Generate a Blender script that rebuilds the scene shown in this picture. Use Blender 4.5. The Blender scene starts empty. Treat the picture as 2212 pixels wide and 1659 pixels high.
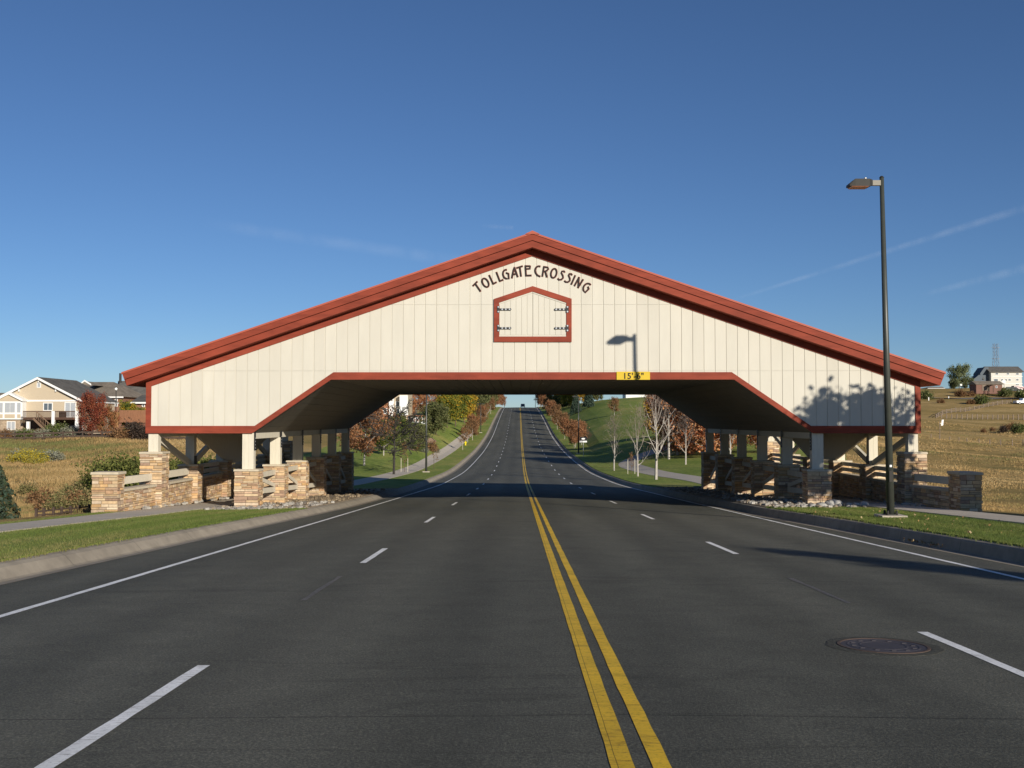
import bpy, math, random
import numpy as np
from mathutils import Vector, Matrix
R = math.radians
sc = bpy.context.scene
COL = sc.collection
# ------------------------------------------------------------------ camera
F, CU, CV, HOR, VPX, CAMZ = 2280.0, 1106.0, 829.5, 910.0, 1120.0, 1.68   # photo measured on a 2212 px wide frame
PITCH = math.atan((HOR-CV)/F); YAW = math.atan((VPX-CU)/F)
cam = bpy.data.cameras.new('camera'); camo = bpy.data.objects.new('camera', cam); COL.objects.link(camo)
cam.sensor_width = 36; cam.lens = 36*F/2212; cam.clip_start = .1; cam.clip_end = 20000
camo.location = (0, 0, CAMZ); camo.rotation_euler = (R(90)+PITCH, 0, YAW)
sc.camera = camo
# ------------------------------------------------------------------ light
SUN_EL, SUN_AZ = R(17.8), R(31.3)          # sun stands behind the camera, to the right
w = bpy.data.worlds.new('World'); sc.world = w; w.use_nodes = True
nt = w.node_tree; bg = nt.nodes['Background']
sky = nt.nodes.new('ShaderNodeTexSky'); sky.sky_type = 'NISHITA'; sky.sun_disc = False
sky.sun_elevation = SUN_EL; sky.altitude = 1800; sky.air_density = 1.0; sky.dust_density = 0.25; sky.ozone_density = 5.0
sky.sun_rotation = math.pi - SUN_AZ
tint = nt.nodes.new('ShaderNodeMix'); tint.data_type = 'RGBA'; tint.blend_type = 'MULTIPLY'; tint.inputs[0].default_value = 1
tint.inputs[7].default_value = (.90, .93, 1.0, 1)       # white balance of the camera
nt.links.new(sky.outputs[0], tint.inputs[6]); nt.links.new(tint.outputs[2], bg.inputs[0]); bg.inputs[1].default_value = 0.069
sun = bpy.data.lights.new('sun', 'SUN'); sun.energy = 4.6; sun.angle = R(.53); sun.color = (1, .925, .80)
suno = bpy.data.objects.new('sun', sun); COL.objects.link(suno)
sdir = Vector((math.sin(SUN_AZ)*math.cos(SUN_EL), -math.cos(SUN_AZ)*math.cos(SUN_EL), math.sin(SUN_EL)))
suno.rotation_euler = sdir.to_track_quat('Z', 'Y').to_euler()
vs = sc.view_settings; vs.view_transform = 'Standard'; vs.look = 'None'; vs.exposure = 0.25; vs.gamma = 1
# ------------------------------------------------------------------ helpers
def W(u, v, Y):
    """point at depth Y that the photograph shows at (u, v)"""
    a, c = (u-CU)/F, -(v-CV)/F
    y = math.cos(PITCH) - c*math.sin(PITCH); z = math.sin(PITCH) + c*math.cos(PITCH)
    X = a*math.cos(YAW) - y*math.sin(YAW); yy = a*math.sin(YAW) + y*math.cos(YAW)
    return Vector((X*Y/yy, Y, CAMZ + z*Y/yy))
def UX(u, Y): return W(u, HOR, Y).x
def VZ(v, Y, u=1150): return W(u, v, Y).z

def pch(xs, ys):
    n = len(xs); h = [xs[i+1]-xs[i] for i in range(n-1)]; s = [(ys[i+1]-ys[i])/h[i] for i in range(n-1)]
    m = [s[0]] + [0 if s[i-1]*s[i] <= 0 else 2*s[i-1]*s[i]/(s[i-1]+s[i]) for i in range(1, n-1)] + [s[-1]]
    def f(x):
        if x <= xs[0]: return ys[0] + m[0]*(x-xs[0])
        if x >= xs[-1]: return ys[-1] + m[-1]*(x-xs[-1])
        i = 0
        while x > xs[i+1]: i += 1
        t = (x-xs[i])/h[i]; t2 = t*t; t3 = t2*t
        return (2*t3-3*t2+1)*ys[i] + (t3-2*t2+t)*h[i]*m[i] + (3*t2-2*t3)*ys[i+1] + (t3-t2)*h[i]*m[i+1]
    return f
_zr = pch([-80, 0, 38, 55, 88, 122, 167, 229, 316, 400, 445, 475, 505, 560, 700, 1500, 4000],
          [3.1, 0, -1.48, -2.13, -3.25, -3.77, -3.5, -2.05, 2.0, 5.8, 7.3, 7.92, 8.08, 7.8, 5, -12, -30])
ROWS = [-60+2*i for i in range(100)] + [140+4*i for i in range(40)] + [300+8*i for i in range(38)] + [604, 640, 700, 800, 950, 1200, 1600, 2200, 3000, 4000]
RZ = [_zr(y) for y in ROWS]
def zr(Y):
    return float(np.interp(Y, ROWS, RZ))
XC = 0.68
def zroad(X, Y): return zr(Y) - .010*abs(X-XC)
_lc = ([-60, 0, 16, 29, 42, 55, 80, 4000], [8.4, 8.3, 8.05, 7.65, 7.1, 7.05, 7.5, 7.6])
_rc = ([-60, 0, 18, 28, 36, 55, 85, 4000], [9.4, 9.3, 9.1, 8.8, 8.35, 8.15, 8.3, 8.4])
def LC(Y): return -float(np.interp(Y, *_lc))      # back of the left kerb
def RC(Y): return float(np.interp(Y, *_rc))
DC = [0, 3, 6, 12, 20, 35, 60, 100, 200, 500, 2500]
LT = {-60:[.13,.2,.2,0,-.5,-1,-1.5,-1.5,-1,0,0], 0:[.13,.2,.2,0,-.5,-1,-1.5,-1.5,-1,0,0], 20:[.12,.16,.10,-.2,-.8,-1.2,-1,-.5,0,1,1],
 38:[.08,.01,.02,-.45,-1.0,-1.1,-.5,.8,2,3,3], 60:[.09,.05,.05,-.4,-.7,-.3,.6,1.5,2.5,3.5,3], 90:[.15,.15,.3,.5,.3,.5,1.5,2.8,4,5,4],
 120:[.15,.2,.7,1.4,1.8,2.2,2.9,3.6,4,5,4], 150:[.15,.2,1.2,2.4,2.9,3.1,3.2,3.3,4,5,4], 200:[.15,.3,1.7,3.6,4.4,4.5,3.3,3.3,4,5,4],
 260:[.15,.3,1.8,3.3,4,4,3.5,3.5,4,4,3], 330:[.15,.3,1.4,2.4,3,3,2,1,1,1,1], 450:[.15,.3,.8,1.2,1.6,1.5,1,0,-1,-2,-2], 700:[.1,0,0,0,0,0,0,0,-1,-2,-2], 4000:[0]*11}
RT = {-60:[.15,.2,.2,.1,0,0,0,0,1,3,0], 0:[.15,.2,.2,.1,-.2,-.5,-.5,0,2,4,2], 20:[.15,.2,.12,-.1,-.5,-.7,-.6,0,2,4,2],
 38:[.15,.15,.1,-.3,-.8,-1,-1,-.5,1,3,2], 60:[.15,.15,.1,-.1,-.4,-.7,-.7,-.5,1,3,2], 90:[.15,.15,.4,.8,.9,.1,0,0,1,3,2],
 120:[.15,.25,.8,1.4,2.0,1.0,.3,0,0,2,2], 150:[.15,.3,1.3,2.5,3.2,2.6,-.1,-.5,0,2,2], 200:[.15,.4,1.8,3.4,4.4,4.5,1.5,-1.1,-1,2,2],
 250:[.15,.5,2,4,5.4,6.2,4,-2,-2.5,2,2], 300:[.15,.5,2,4.4,6.2,7.2,5,-1.5,-4,2,2], 350:[.15,.5,1.5,3.5,5,6,4,0,-2.6,3,2],
 400:[.15,.5,1,2,3,4,3,1,-.3,4,3], 470:[.15,.5,1,1,1.5,2,2,2.5,4.2,6,5], 530:[.15,.3,.5,.5,1,1,2,5,10.3,12,10], 620:[.1,.2,.2,.2,1,1,2,5,10.6,12,10],
 900:[0,0,0,0,0,0,2,4,8,10,10], 4000:[0]*11}
def mk(T):
    ks = sorted(T); fs = [pch(DC, T[k]) for k in ks]
    def f(d, Y):
        i = 0
        Y = min(max(Y, ks[0]), ks[-1]-1e-6)
        while Y > ks[i+1]: i += 1
        t = (Y-ks[i])/(ks[i+1]-ks[i]); t = t*t*(3-2*t)*.6 + t*.4
        return fs[i](d)*(1-t) + fs[i+1](d)*t
    return f
_L, _R = mk(LT), mk(RT)
def ground(X, Y):
    l, r = LC(Y), RC(Y)
    if X < l: o = _L(l-X, Y); d = l-X
    elif X > r: o = _R(X-r, Y); d = X-r
    else: return zr(Y) - .25
    b = min(max((d-14)/30, 0), 1)*.25
    return zr(Y) + o + b*(math.sin(X*.13+Y*.05)+math.sin(X*.05-Y*.11+1)+.5*math.sin(X*.31+Y*.23))

class MB:
    def __init__(s): s.v, s.f, s.m, s.c = [], [], [], []
    def add(s, vs, fs, m=0, c=None):
        o = len(s.v); s.v += [tuple(p) for p in vs]
        for f in fs: s.f.append(tuple(i+o for i in f)); s.m.append(m); s.c.append(c)
    def hexa(s, p, m=0, c=None):   # 8 points: bottom 4 ccw, top 4
        s.add(p, [(3,2,1,0),(4,5,6,7),(0,1,5,4),(1,2,6,5),(2,3,7,6),(3,0,4,7)], m, c)
    def box(s, x0, x1, y0, y1, z0, z1, m=0, c=None):
        s.hexa([(x0,y0,z0),(x1,y0,z0),(x1,y1,z0),(x0,y1,z0),(x0,y0,z1),(x1,y0,z1),(x1,y1,z1),(x0,y1,z1)], m, c)
    def prismY(s, poly, y0, y1, m=0, c=None):   # poly in (x,z), ccw seen from -Y
        n = len(poly)
        s.add([(x,y0,z) for x,z in poly]+[(x,y1,z) for x,z in poly],
              [tuple(range(n)), tuple(range(2*n-1, n-1, -1))]+[(i,i+n,(i+1)%n+n,(i+1)%n) for i in range(n)], m, c)
    def prismX(s, poly, x0, x1, m=0, c=None):   # poly in (y,z)
        n = len(poly)
        s.add([(x0,y,z) for y,z in poly]+[(x1,y,z) for y,z in poly],
              [tuple(range(n-1,-1,-1)), tuple(range(n, 2*n))]+[(i,(i+1)%n,(i+1)%n+n,i+n) for i in range(n)], m, c)
    def prismZ(s, poly, z0, z1, m=0, c=None):
        n = len(poly)
        s.add([(x,y,z0) for x,y in poly]+[(x,y,z1) for x,y in poly],
              [tuple(range(n-1,-1,-1)), tuple(range(n, 2*n))]+[(i,(i+1)%n,(i+1)%n+n,i+n) for i in range(n)], m, c)
    def tube(s, p0, p1, r0, r1=None, n=8, m=0, c=None, caps=True):
        p0, p1 = Vector(p0), Vector(p1); r1 = r0 if r1 is None else r1
        d = (p1-p0).normalized(); a = d.orthogonal().normalized(); b = d.cross(a)
        vs = []
        for p, r in ((p0,r0),(p1,r1)):
            for i in range(n):
                t = 2*math.pi*i/n; vs.append(p+a*r*math.cos(t)+b*r*math.sin(t))
        fs = [(i,(i+1)%n,(i+1)%n+n,i+n) for i in range(n)]
        if caps: fs += [tuple(range(n-1,-1,-1)), tuple(range(n,2*n))]
        s.add(vs, fs, m, c)
    def beam(s, p0, p1, w, h, m=0, c=None, up=(0,0,1)):
        p0, p1 = Vector(p0), Vector(p1); d = (p1-p0).normalized(); sd = d.cross(Vector(up)).normalized(); u = sd.cross(d)
        s.hexa([p0-sd*w/2-u*h/2, p0+sd*w/2-u*h/2, p1+sd*w/2-u*h/2, p1-sd*w/2-u*h/2,
                p0-sd*w/2+u*h/2, p0+sd*w/2+u*h/2, p1+sd*w/2+u*h/2, p1-sd*w/2+u*h/2], m, c)
    def blob(s, c, r, rnd, n=7, m=0, col=None, flat=.7):
        vs, fs = [], []; k = max(3, n//2)
        sc_ = [rnd.uniform(.75,1.2) for _ in range(3)]
        for j in range(k+1):
            ph = math.pi*j/k
            for i in range(n):
                t = 2*math.pi*i/n; q = r*rnd.uniform(.82,1.12)
                vs.append((c[0]+q*sc_[0]*math.sin(ph)*math.cos(t), c[1]+q*sc_[1]*math.sin(ph)*math.sin(t), c[2]+q*flat*math.cos(ph)))
        for j in range(k):
            for i in range(n):
                a, b = j*n+i, j*n+(i+1)%n; fs.append((a, a+n, b+n, b))
        s.add(vs, fs, m, col)
    def build(s, name, mats, parent=None, smooth=False, origin=None):
        me = bpy.data.meshes.new(name)
        vv = s.v
        if origin is not None: vv = [(x-origin[0], y-origin[1], z-origin[2]) for x, y, z in vv]
        me.from_pydata(vv, [], s.f)
        for m_ in (mats if isinstance(mats, (list, tuple)) else [mats]): me.materials.append(m_)
        me.polygons.foreach_set('material_index', s.m)
        if any(c is not None for c in s.c):
            at = me.color_attributes.new('Col', 'FLOAT_COLOR', 'CORNER')
            a = []
            for f, c in zip(s.f, s.c): a += ([*(c or (.5,.5,.5)), 1.0])*len(f)
            at.data.foreach_set('color', a)
        if smooth: me.polygons.foreach_set('use_smooth', [True]*len(s.f))
        me.validate(); me.update()
        o = bpy.data.objects.new(name, me); COL.objects.link(o)
        if origin is not None and parent is None: o.location = origin
        if parent is not None:
            o.parent = parent
            # geometry is authored in world space: undo the parent's location/rotation
            if origin is None:
                o.matrix_parent_inverse = (Matrix.LocRotScale(parent.location, parent.rotation_euler, parent.scale)).inverted() if parent.parent is None else Matrix.Identity(4)
        return o
def npmesh(name, verts, faces_n, mats, cols=None, parent=None, smooth=False):
    """verts (N,3) float, every faces_n consecutive verts is one face; cols (F,3)"""
    N = len(verts); Fn = N//faces_n
    me = bpy.data.meshes.new(name)
    me.vertices.add(N); me.vertices.foreach_set('co', np.asarray(verts, dtype=np.float32).ravel())
    me.loops.add(N); me.loops.foreach_set('vertex_index', np.arange(N, dtype=np.int32))
    me.polygons.add(Fn); me.polygons.foreach_set('loop_start', np.arange(0, N, faces_n, dtype=np.int32))
    me.materials.append(mats)
    me.update(calc_edges=True)
    if cols is not None:
        at = me.color_attributes.new('Col', 'FLOAT_COLOR', 'CORNER')
        c = np.ones((N, 4), dtype=np.float32); c[:, :3] = np.repeat(cols, faces_n, axis=0)
        at.data.foreach_set('color', c.ravel())
    if smooth: me.polygons.foreach_set('use_smooth', [True]*Fn)
    return me
def obj(name, me, parent=None):
    o = bpy.data.objects.new(name, me); COL.objects.link(o)
    if parent: o.parent = parent
    return o
def tag(o, label, cat, group=None, kind=None):
    o['label'] = label; o['category'] = cat
    if group: o['group'] = group
    if kind: o['kind'] = kind
    return o
def empty(name, loc, label, cat, group=None, rz=0, scale=1):
    o = bpy.data.objects.new(name, None); COL.objects.link(o); o.location = loc; o.rotation_euler = (0,0,rz)
    o.scale = (scale,)*3; o.empty_display_size = .3
    return tag(o, label, cat, group)
def struct(o): o['kind'] = 'structure'; return o
def copy_tree(o, parent=None):
    c = o.copy(); COL.objects.link(c); c.parent = parent
    for ch in list(o.children): copy_tree(ch, c)
    return c
# ------------------------------------------------------------------ materials
def newmat(name, rough=.8):
    m = bpy.data.materials.new(name); m.use_nodes = True; t = m.node_tree; b = t.nodes['Principled BSDF']
    b.inputs['Roughness'].default_value = rough; b.inputs['Specular IOR Level'].default_value = .25
    return m, t, b
def N(t, typ, **kw):
    n = t.nodes.new(typ)
    for k, v_ in kw.items():
        if k in n.inputs: n.inputs[k].default_value = v_
        else: setattr(n, k, v_)
    return n
def noise(t, scale, detail=4, rough=.6, vec=None, stretch=None):
    tc = N(t, 'ShaderNodeTexCoord'); mp = N(t, 'ShaderNodeMapping')
    t.links.new(tc.outputs['Object'], mp.inputs[0])
    if stretch: mp.inputs['Scale'].default_value = stretch
    n = N(t, 'ShaderNodeTexNoise', Scale=scale, Detail=detail, Roughness=rough)
    t.links.new(mp.outputs[0], n.inputs['Vector']); return n
def ramp(t, src, stops):
    r = N(t, 'ShaderNodeValToRGB'); e = r.color_ramp.elements
    while len(e) > 1: e.remove(e[0])
    e[0].position = stops[0][0]; e[0].color = (*stops[0][1], 1)
    for p, c in stops[1:]:
        q = e.new(p); q.color = (*c, 1)
    t.links.new(src, r.inputs[0]); return r
def mix(t, fac, a, b, mode='MIX'):
    n = N(t, 'ShaderNodeMix', data_type='RGBA', blend_type=mode)
    for s_, i in ((fac, 0), (a, 6), (b, 7)):
        if hasattr(s_, 'links'): t.links.new(s_, n.inputs[i])
        elif i == 0: n.inputs[0].default_value = s_
        else: n.inputs[i].default_value = (*s_, 1)
    return n.outputs[2]
def bump(t, b, src, dist, strength=.6):
    n = N(t, 'ShaderNodeBump', Distance=dist, Strength=strength); t.links.new(src, n.inputs['Height']); t.links.new(n.outputs[0], b.inputs['Normal'])
def simple(name, c, rough=.7, var=.12, scale=3, bmp=0, metal=0, spec=None, stretch=None, scale2=None):
    m, t, b = newmat(name, rough); b.inputs['Metallic'].default_value = metal
    if spec is not None: b.inputs['Specular IOR Level'].default_value = spec
    n = noise(t, scale, 5, .65, stretch=stretch)
    r = ramp(t, n.outputs[0], [(.3, tuple(x*(1-var) for x in c)), (.7, tuple(min(1, x*(1+var)) for x in c))])
    out = r.outputs[0]
    if scale2:
        n2 = noise(t, scale2, 3); r2 = ramp(t, n2.outputs[0], [(.35, (1-var,)*3), (.65, (1,)*3)])
        out = mix(t, 1.0, out, r2.outputs[0], 'MULTIPLY')
    t.links.new(out, b.inputs['Base Color'])
    if bmp: bump(t, b, n.outputs[0], bmp)
    return m
def attrmat(name, rough=.8, trans=0, var=.15, scale=20, bmp=0):
    m, t, b = newmat(name, rough)
    a = N(t, 'ShaderNodeVertexColor', layer_name='Col')
    n = noise(t, scale, 3); r = ramp(t, n.outputs[0], [(.3, (1-var,)*3), (.7, (1,)*3)])
    o = mix(t, 1.0, a.outputs[0], r.outputs[0], 'MULTIPLY')
    t.links.new(o, b.inputs['Base Color'])
    if bmp: bump(t, b, n.outputs[0], bmp)
    if trans:
        tr = N(t, 'ShaderNodeBsdfTranslucent'); t.links.new(o, tr.inputs[0])
        mx = N(t, 'ShaderNodeMixShader'); mx.inputs[0].default_value = trans
        t.links.new(b.outputs[0], mx.inputs[1]); t.links.new(tr.outputs[0], mx.inputs[2])
        t.links.new(mx.outputs[0], t.nodes['Material Output'].inputs[0])
    return m
# asphalt
def asphalt():
    m, t, b = newmat('asphalt', .85)
    big = noise(t, .35, 4, .6, stretch=(1,.12,1)); mid = noise(t, 1.7, 5, .7); fine = noise(t, 55, 3, .8); fine2 = noise(t, 130, 2, .8)
    r = ramp(t, big.outputs[0], [(.3, (.068,.068,.056)), (.5, (.088,.087,.070)), (.72, (.112,.109,.088))])
    r2 = ramp(t, mid.outputs[0], [(.3, (.82,.82,.82)), (.7, (1.1,1.1,1.1))])
    r3 = ramp(t, fine.outputs[0], [(.30, (.45,.45,.45)), (.5, (1,1,1)), (.68, (2.3,2.25,2.1))])
    o = mix(t, 1.0, r.outputs[0], r2.outputs[0], 'MULTIPLY'); o = mix(t, .8, o, r3.outputs[0], 'MULTIPLY')
    # bright aggregate specks
    v = N(t, 'ShaderNodeTexVoronoi', Scale=28.0); tc = N(t, 'ShaderNodeTexCoord'); t.links.new(tc.outputs['Object'], v.inputs['Vector'])
    rv = ramp(t, v.outputs['Distance'], [(.06, (1,1,1)), (.10, (0,0,0))])
    sep = N(t, 'ShaderNodeSeparateColor'); t.links.new(v.outputs['Color'], sep.inputs[0])
    rs = ramp(t, sep.outputs[0], [(.88, (0,0,0)), (.93, (.5,.5,.5))])
    mm = mix(t, 1.0, rv.outputs[0], rs.outputs[0], 'MULTIPLY')
    o = mix(t, mm, o, (.16,.15,.13))
    # wandering cracks, mostly across the road
    cn = noise(t, .16, 5, .55, stretch=(.12,1,1))
    ma = N(t, 'ShaderNodeMath', operation='SUBTRACT'); t.links.new(cn.outputs[0], ma.inputs[0]); ma.inputs[1].default_value = .5
    mb = N(t, 'ShaderNodeMath', operation='ABSOLUTE'); t.links.new(ma.outputs[0], mb.inputs[0])
    rc = ramp(t, mb.outputs[0], [(.0, (.62,.62,.62)), (.0009, (1,1,1))])
    o = mix(t, .5, o, rc.outputs[0], 'MULTIPLY')
    # polished wheel paths along the lanes
    tc2 = N(t, 'ShaderNodeTexCoord'); sx = N(t, 'ShaderNodeSeparateXYZ'); t.links.new(tc2.outputs['Object'], sx.inputs[0])
    wob = noise(t, .25, 2, .5, stretch=(1,.06,1)); wa = N(t, 'ShaderNodeMath', operation='MULTIPLY_ADD'); t.links.new(wob.outputs[0], wa.inputs[0]); wa.inputs[1].default_value = .5; t.links.new(sx.outputs[0], wa.inputs[2])
    wm = N(t, 'ShaderNodeMath', operation='MULTIPLY'); t.links.new(wa.outputs[0], wm.inputs[0]); wm.inputs[1].default_value = 6.2832/1.72
    ws = N(t, 'ShaderNodeMath', operation='SINE'); t.links.new(wm.outputs[0], ws.inputs[0])
    wr = N(t, 'ShaderNodeMapRange'); t.links.new(ws.outputs[0], wr.inputs[0]); wr.inputs[1].default_value = -1; wr.inputs[3].default_value = .90; wr.inputs[4].default_value = 1.09
    o = mix(t, 1.0, o, wr.outputs[0], 'MULTIPLY')
    # the paving joint across the road
    jn = noise(t, 1.3, 3, .6, stretch=(1,.01,1)); ja = N(t, 'ShaderNodeMath', operation='MULTIPLY_ADD'); t.links.new(jn.outputs[0], ja.inputs[0]); ja.inputs[1].default_value = .06; t.links.new(sx.outputs[1], ja.inputs[2])
    for y0 in (7.16, 61.0):
        js = N(t, 'ShaderNodeMath', operation='SUBTRACT'); t.links.new(ja.outputs[0], js.inputs[0]); js.inputs[1].default_value = y0
        jb = N(t, 'ShaderNodeMath', operation='ABSOLUTE'); t.links.new(js.outputs[0], jb.inputs[0]); jr = ramp(t, jb.outputs[0], [(.004, (.45,.45,.45)), (.014, (1,1,1))])
        o = mix(t, 1.0, o, jr.outputs[0], 'MULTIPLY')
    t.links.new(o, b.inputs['Base Color']); bump(t, b, fine.outputs[0], .008, .7)
    return m
def paint(name, c, wear, long=None):
    m, t, b = newmat(name, .6)
    n = noise(t, 30, 5, .75); n2 = noise(t, 2.2, 4, .6)
    r = ramp(t, n.outputs[0], [(.30, tuple(x*.6 for x in c)), (.5, c)])
    r2 = ramp(t, n2.outputs[0], [(.3, (.78,)*3), (.6, (1,)*3)])
    o = mix(t, 1.0, r.outputs[0], r2.outputs[0], 'MULTIPLY')
    rw = ramp(t, n.outputs[0], [(wear-.03, (0,0,0)), (wear+.03, (1,1,1))])
    o = mix(t, rw.outputs[0], (.06,.058,.05), o)
    # shrinkage cracks across the stripe and one long crack inside it
    cr = noise(t, 6, 3, .5, stretch=(.15,1.6,1)); ca = N(t, 'ShaderNodeMath', operation='SUBTRACT'); t.links.new(cr.outputs[0], ca.inputs[0]); ca.inputs[1].default_value = .5
    cb = N(t, 'ShaderNodeMath', operation='ABSOLUTE'); t.links.new(ca.outputs[0], cb.inputs[0]); rk = ramp(t, cb.outputs[0], [(.0, (.55,.5,.45)), (.022, (1,1,1))])
    o = mix(t, .8, o, rk.outputs[0], 'MULTIPLY')
    if long is not None:
        tc = N(t, 'ShaderNodeTexCoord'); sx = N(t, 'ShaderNodeSeparateXYZ'); t.links.new(tc.outputs['Object'], sx.inputs[0]); wn = noise(t, 3, 4, .7, stretch=(.01,1,1))
        a1 = N(t, 'ShaderNodeMath', operation='MULTIPLY_ADD'); t.links.new(wn.outputs[0], a1.inputs[0]); a1.inputs[1].default_value = .012; t.links.new(sx.outputs[0], a1.inputs[2])
        a2 = N(t, 'ShaderNodeMath', operation='SUBTRACT'); t.links.new(a1.outputs[0], a2.inputs[0]); a2.inputs[1].default_value = long
        a3 = N(t, 'ShaderNodeMath', operation='ABSOLUTE'); t.links.new(a2.outputs[0], a3.inputs[0]); r4 = ramp(t, a3.outputs[0], [(.0015, (.10,.09,.07)), (.0035, (1,1,1))])
        o = mix(t, 1.0, o, r4.outputs[0], 'MULTIPLY')
    t.links.new(o, b.inputs['Base Color']); bump(t, b, n.outputs[0], .003)
    return m
def lawnmat():
    m, t, b = newmat('mown grass', .9); b.inputs['Specular IOR Level'].default_value = .1
    big = noise(t, .12, 4, .6, stretch=(1.6,.5,1)); mid = noise(t, 1.1, 5, .7, stretch=(1.8,.7,1)); fine = noise(t, 14, 5, .8)
    r = ramp(t, big.outputs[0], [(.32, (.16,.22,.045)), (.5, (.23,.275,.07)), (.66, (.32,.31,.10)), (.8, (.40,.34,.16))])
    r2 = ramp(t, mid.outputs[0], [(.3, (.68,.75,.68)), (.7, (1.22,1.15,1.1))]); r3 = ramp(t, fine.outputs[0], [(.3, (.6,.62,.55)), (.7, (1.3,1.28,1.2))])
    o = mix(t, 1.0, r.outputs[0], r2.outputs[0], 'MULTIPLY'); o = mix(t, 1.0, o, r3.outputs[0], 'MULTIPLY')
    t.links.new(o, b.inputs['Base Color']); bump(t, b, fine.outputs[0], .03)
    return m
def fieldmat():
    m, t, b = newmat('dry field', .95); b.inputs['Specular IOR Level'].default_value = .05
    big = noise(t, .035, 5, .62, stretch=(.6,1.6,1)); mid = noise(t, .35, 6, .72, stretch=(.6,1.3,1)); fine = noise(t, 5, 5, .8)
    r = ramp(t, big.outputs[0], [(.28, (.20,.175,.07)), (.42, (.33,.24,.10)), (.55, (.43,.30,.135)), (.68, (.50,.37,.185)), (.8, (.28,.24,.10))])
    r2 = ramp(t, mid.outputs[0], [(.3, (.55,.62,.52)), (.5, (.95,.95,.9)), (.72, (1.2,1.12,1.0))]); r3 = ramp(t, fine.outputs[0], [(.3, (.6,.6,.55)), (.7, (1.25,1.22,1.2))])
    o = mix(t, 1.0, r.outputs[0], r2.outputs[0], 'MULTIPLY'); o = mix(t, 1.0, o, r3.outputs[0], 'MULTIPLY')
    t.links.new(o, b.inputs['Base Color']); bump(t, b, fine.outputs[0], .08)
    return m
M = {}
M['asphalt'] = asphalt()
M['yellow'] = paint('yellow road paint', (.80,.50,.025), .33, .556)
M['white'] = paint('white road paint', (.93,.92,.89), .27)
M['oldwhite'] = paint('worn out white paint', (.14,.135,.125), .47)
M['lawn'] = lawnmat(); M['field'] = fieldmat()
M['gutter'] = simple('gutter concrete', (.30,.26,.205), .9, .18, 2.5, .003, scale2=.5)
M['walk'] = simple('sidewalk concrete', (.50,.44,.36), .9, .10, 5, .002, scale2=.4)
def joints(m, step, dark):
    t = m.node_tree; b = t.nodes['Principled BSDF']; src = b.inputs['Base Color'].links[0].from_socket
    tc = N(t, 'ShaderNodeTexCoord'); sx = N(t, 'ShaderNodeSeparateXYZ'); t.links.new(tc.outputs['Object'], sx.inputs[0])
    mo = N(t, 'ShaderNodeMath', operation='PINGPONG'); t.links.new(sx.outputs[1], mo.inputs[0]); mo.inputs[1].default_value = step/2
    rj = ramp(t, mo.outputs[0], [(.012, (dark,)*3), (.022, (1,1,1))]); t.links.new(mix(t, 1.0, src, rj.outputs[0], 'MULTIPLY'), b.inputs['Base Color'])
joints(M['walk'], 1.52, .5); joints(M['gutter'], 3.05, .72)
M['dirt'] = simple('bare dirt', (.27,.21,.145), .95, .3, 3, .03)
M['mulch'] = simple('wood mulch', (.42,.27,.16), .95, .3, 6, .05)
M['cream'] = simple('cream painted siding', (.60,.567,.485), .75, .05, 1.3, .0015, stretch=(1,1,.25), scale2=.25)
M['cream2'] = simple('cream painted siding slightly duller', (.590,.556,.475), .78, .05, 1.1, .0015, stretch=(1,1,.25), scale2=.3)
M['cream3'] = simple('cream painted siding slightly lighter', (.607,.574,.492), .75, .04, 1.6, .0015, stretch=(1,1,.25), scale2=.2)
M['creamtrim'] = simple('cream painted timber', (.62,.57,.46), .75, .07, 3, .002, stretch=(4,4,.5))
M['rail'] = simple('weathered cream rail', (.60,.54,.43), .8, .08, 3, .002)
M['red'] = simple('barn red stain', (.265,.050,.026), .72, .2, 2.2, .002, stretch=(.5,1,3), scale2=.6)
M['redroof'] = simple('red metal roofing', (.40,.10,.06), .5, .08, 1.5)
M['mortar'] = simple('mortar', (.20,.155,.11), .95, .2, 12)
M['stone'] = attrmat('ledge stone', .85, 0, .28, 9, .012)
M['cap'] = simple('cap stone', (.50,.43,.32), .85, .12, 6, .003)
M['darkmetal'] = simple('dark bronze metal', (.030,.028,.025), .6, .1, 5, spec=.25)
M['pole'] = simple('dark green pole paint', (.05,.055,.047), .42, .12, 3, spec=.5)
M['blackmetal'] = simple('black iron', (.015,.015,.017), .5, .1, 5, spec=.5)
M['chrome'] = simple('galvanised bolt heads', (.62,.62,.62), .35, .05, 5, metal=.6)
M['rock'] = attrmat('river rock', .85, 0, .25, 14, .01)
M['leaf'] = attrmat('foliage', .75, .28, .1, 3)
M['blade'] = attrmat('grass blades', .8, .25, .1, 3)
M['bark'] = simple('brown bark', (.12,.085,.06), .9, .3, 8, .01)
M['whitebark'] = simple('pale aspen bark', (.44,.40,.35), .85, .22, 7, .004)
M['twig'] = simple('grey brown twigs', (.24,.19,.16), .9, .2, 8)
M['darkbark'] = simple('dark bark', (.045,.04,.035), .9, .3, 8, .01)
M['glass'] = simple('window glass', (.10,.12,.14), .08, .15, 1, spec=.8)
M['blind'] = simple('window with blinds', (.38,.40,.42), .3, .1, 1, stretch=(1,1,18))
M['wtrim'] = simple('white painted trim', (.80,.79,.76), .6, .04, 3)
M['tan'] = simple('tan lap siding', (.50,.415,.30), .8, .05, 2, .004, stretch=(.3,.3,9))
M['shingle'] = simple('grey brown shingles', (.14,.13,.115), .95, .3, 5, .01, stretch=(1,1,3), scale2=.8)
M['shingleb'] = simple('brown shingles', (.24,.20,.155), .95, .3, 5, .01, stretch=(1,1,3), scale2=.8)
M['brick'] = simple('brown red brick', (.26,.13,.085), .9, .25, 9, .004)
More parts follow.
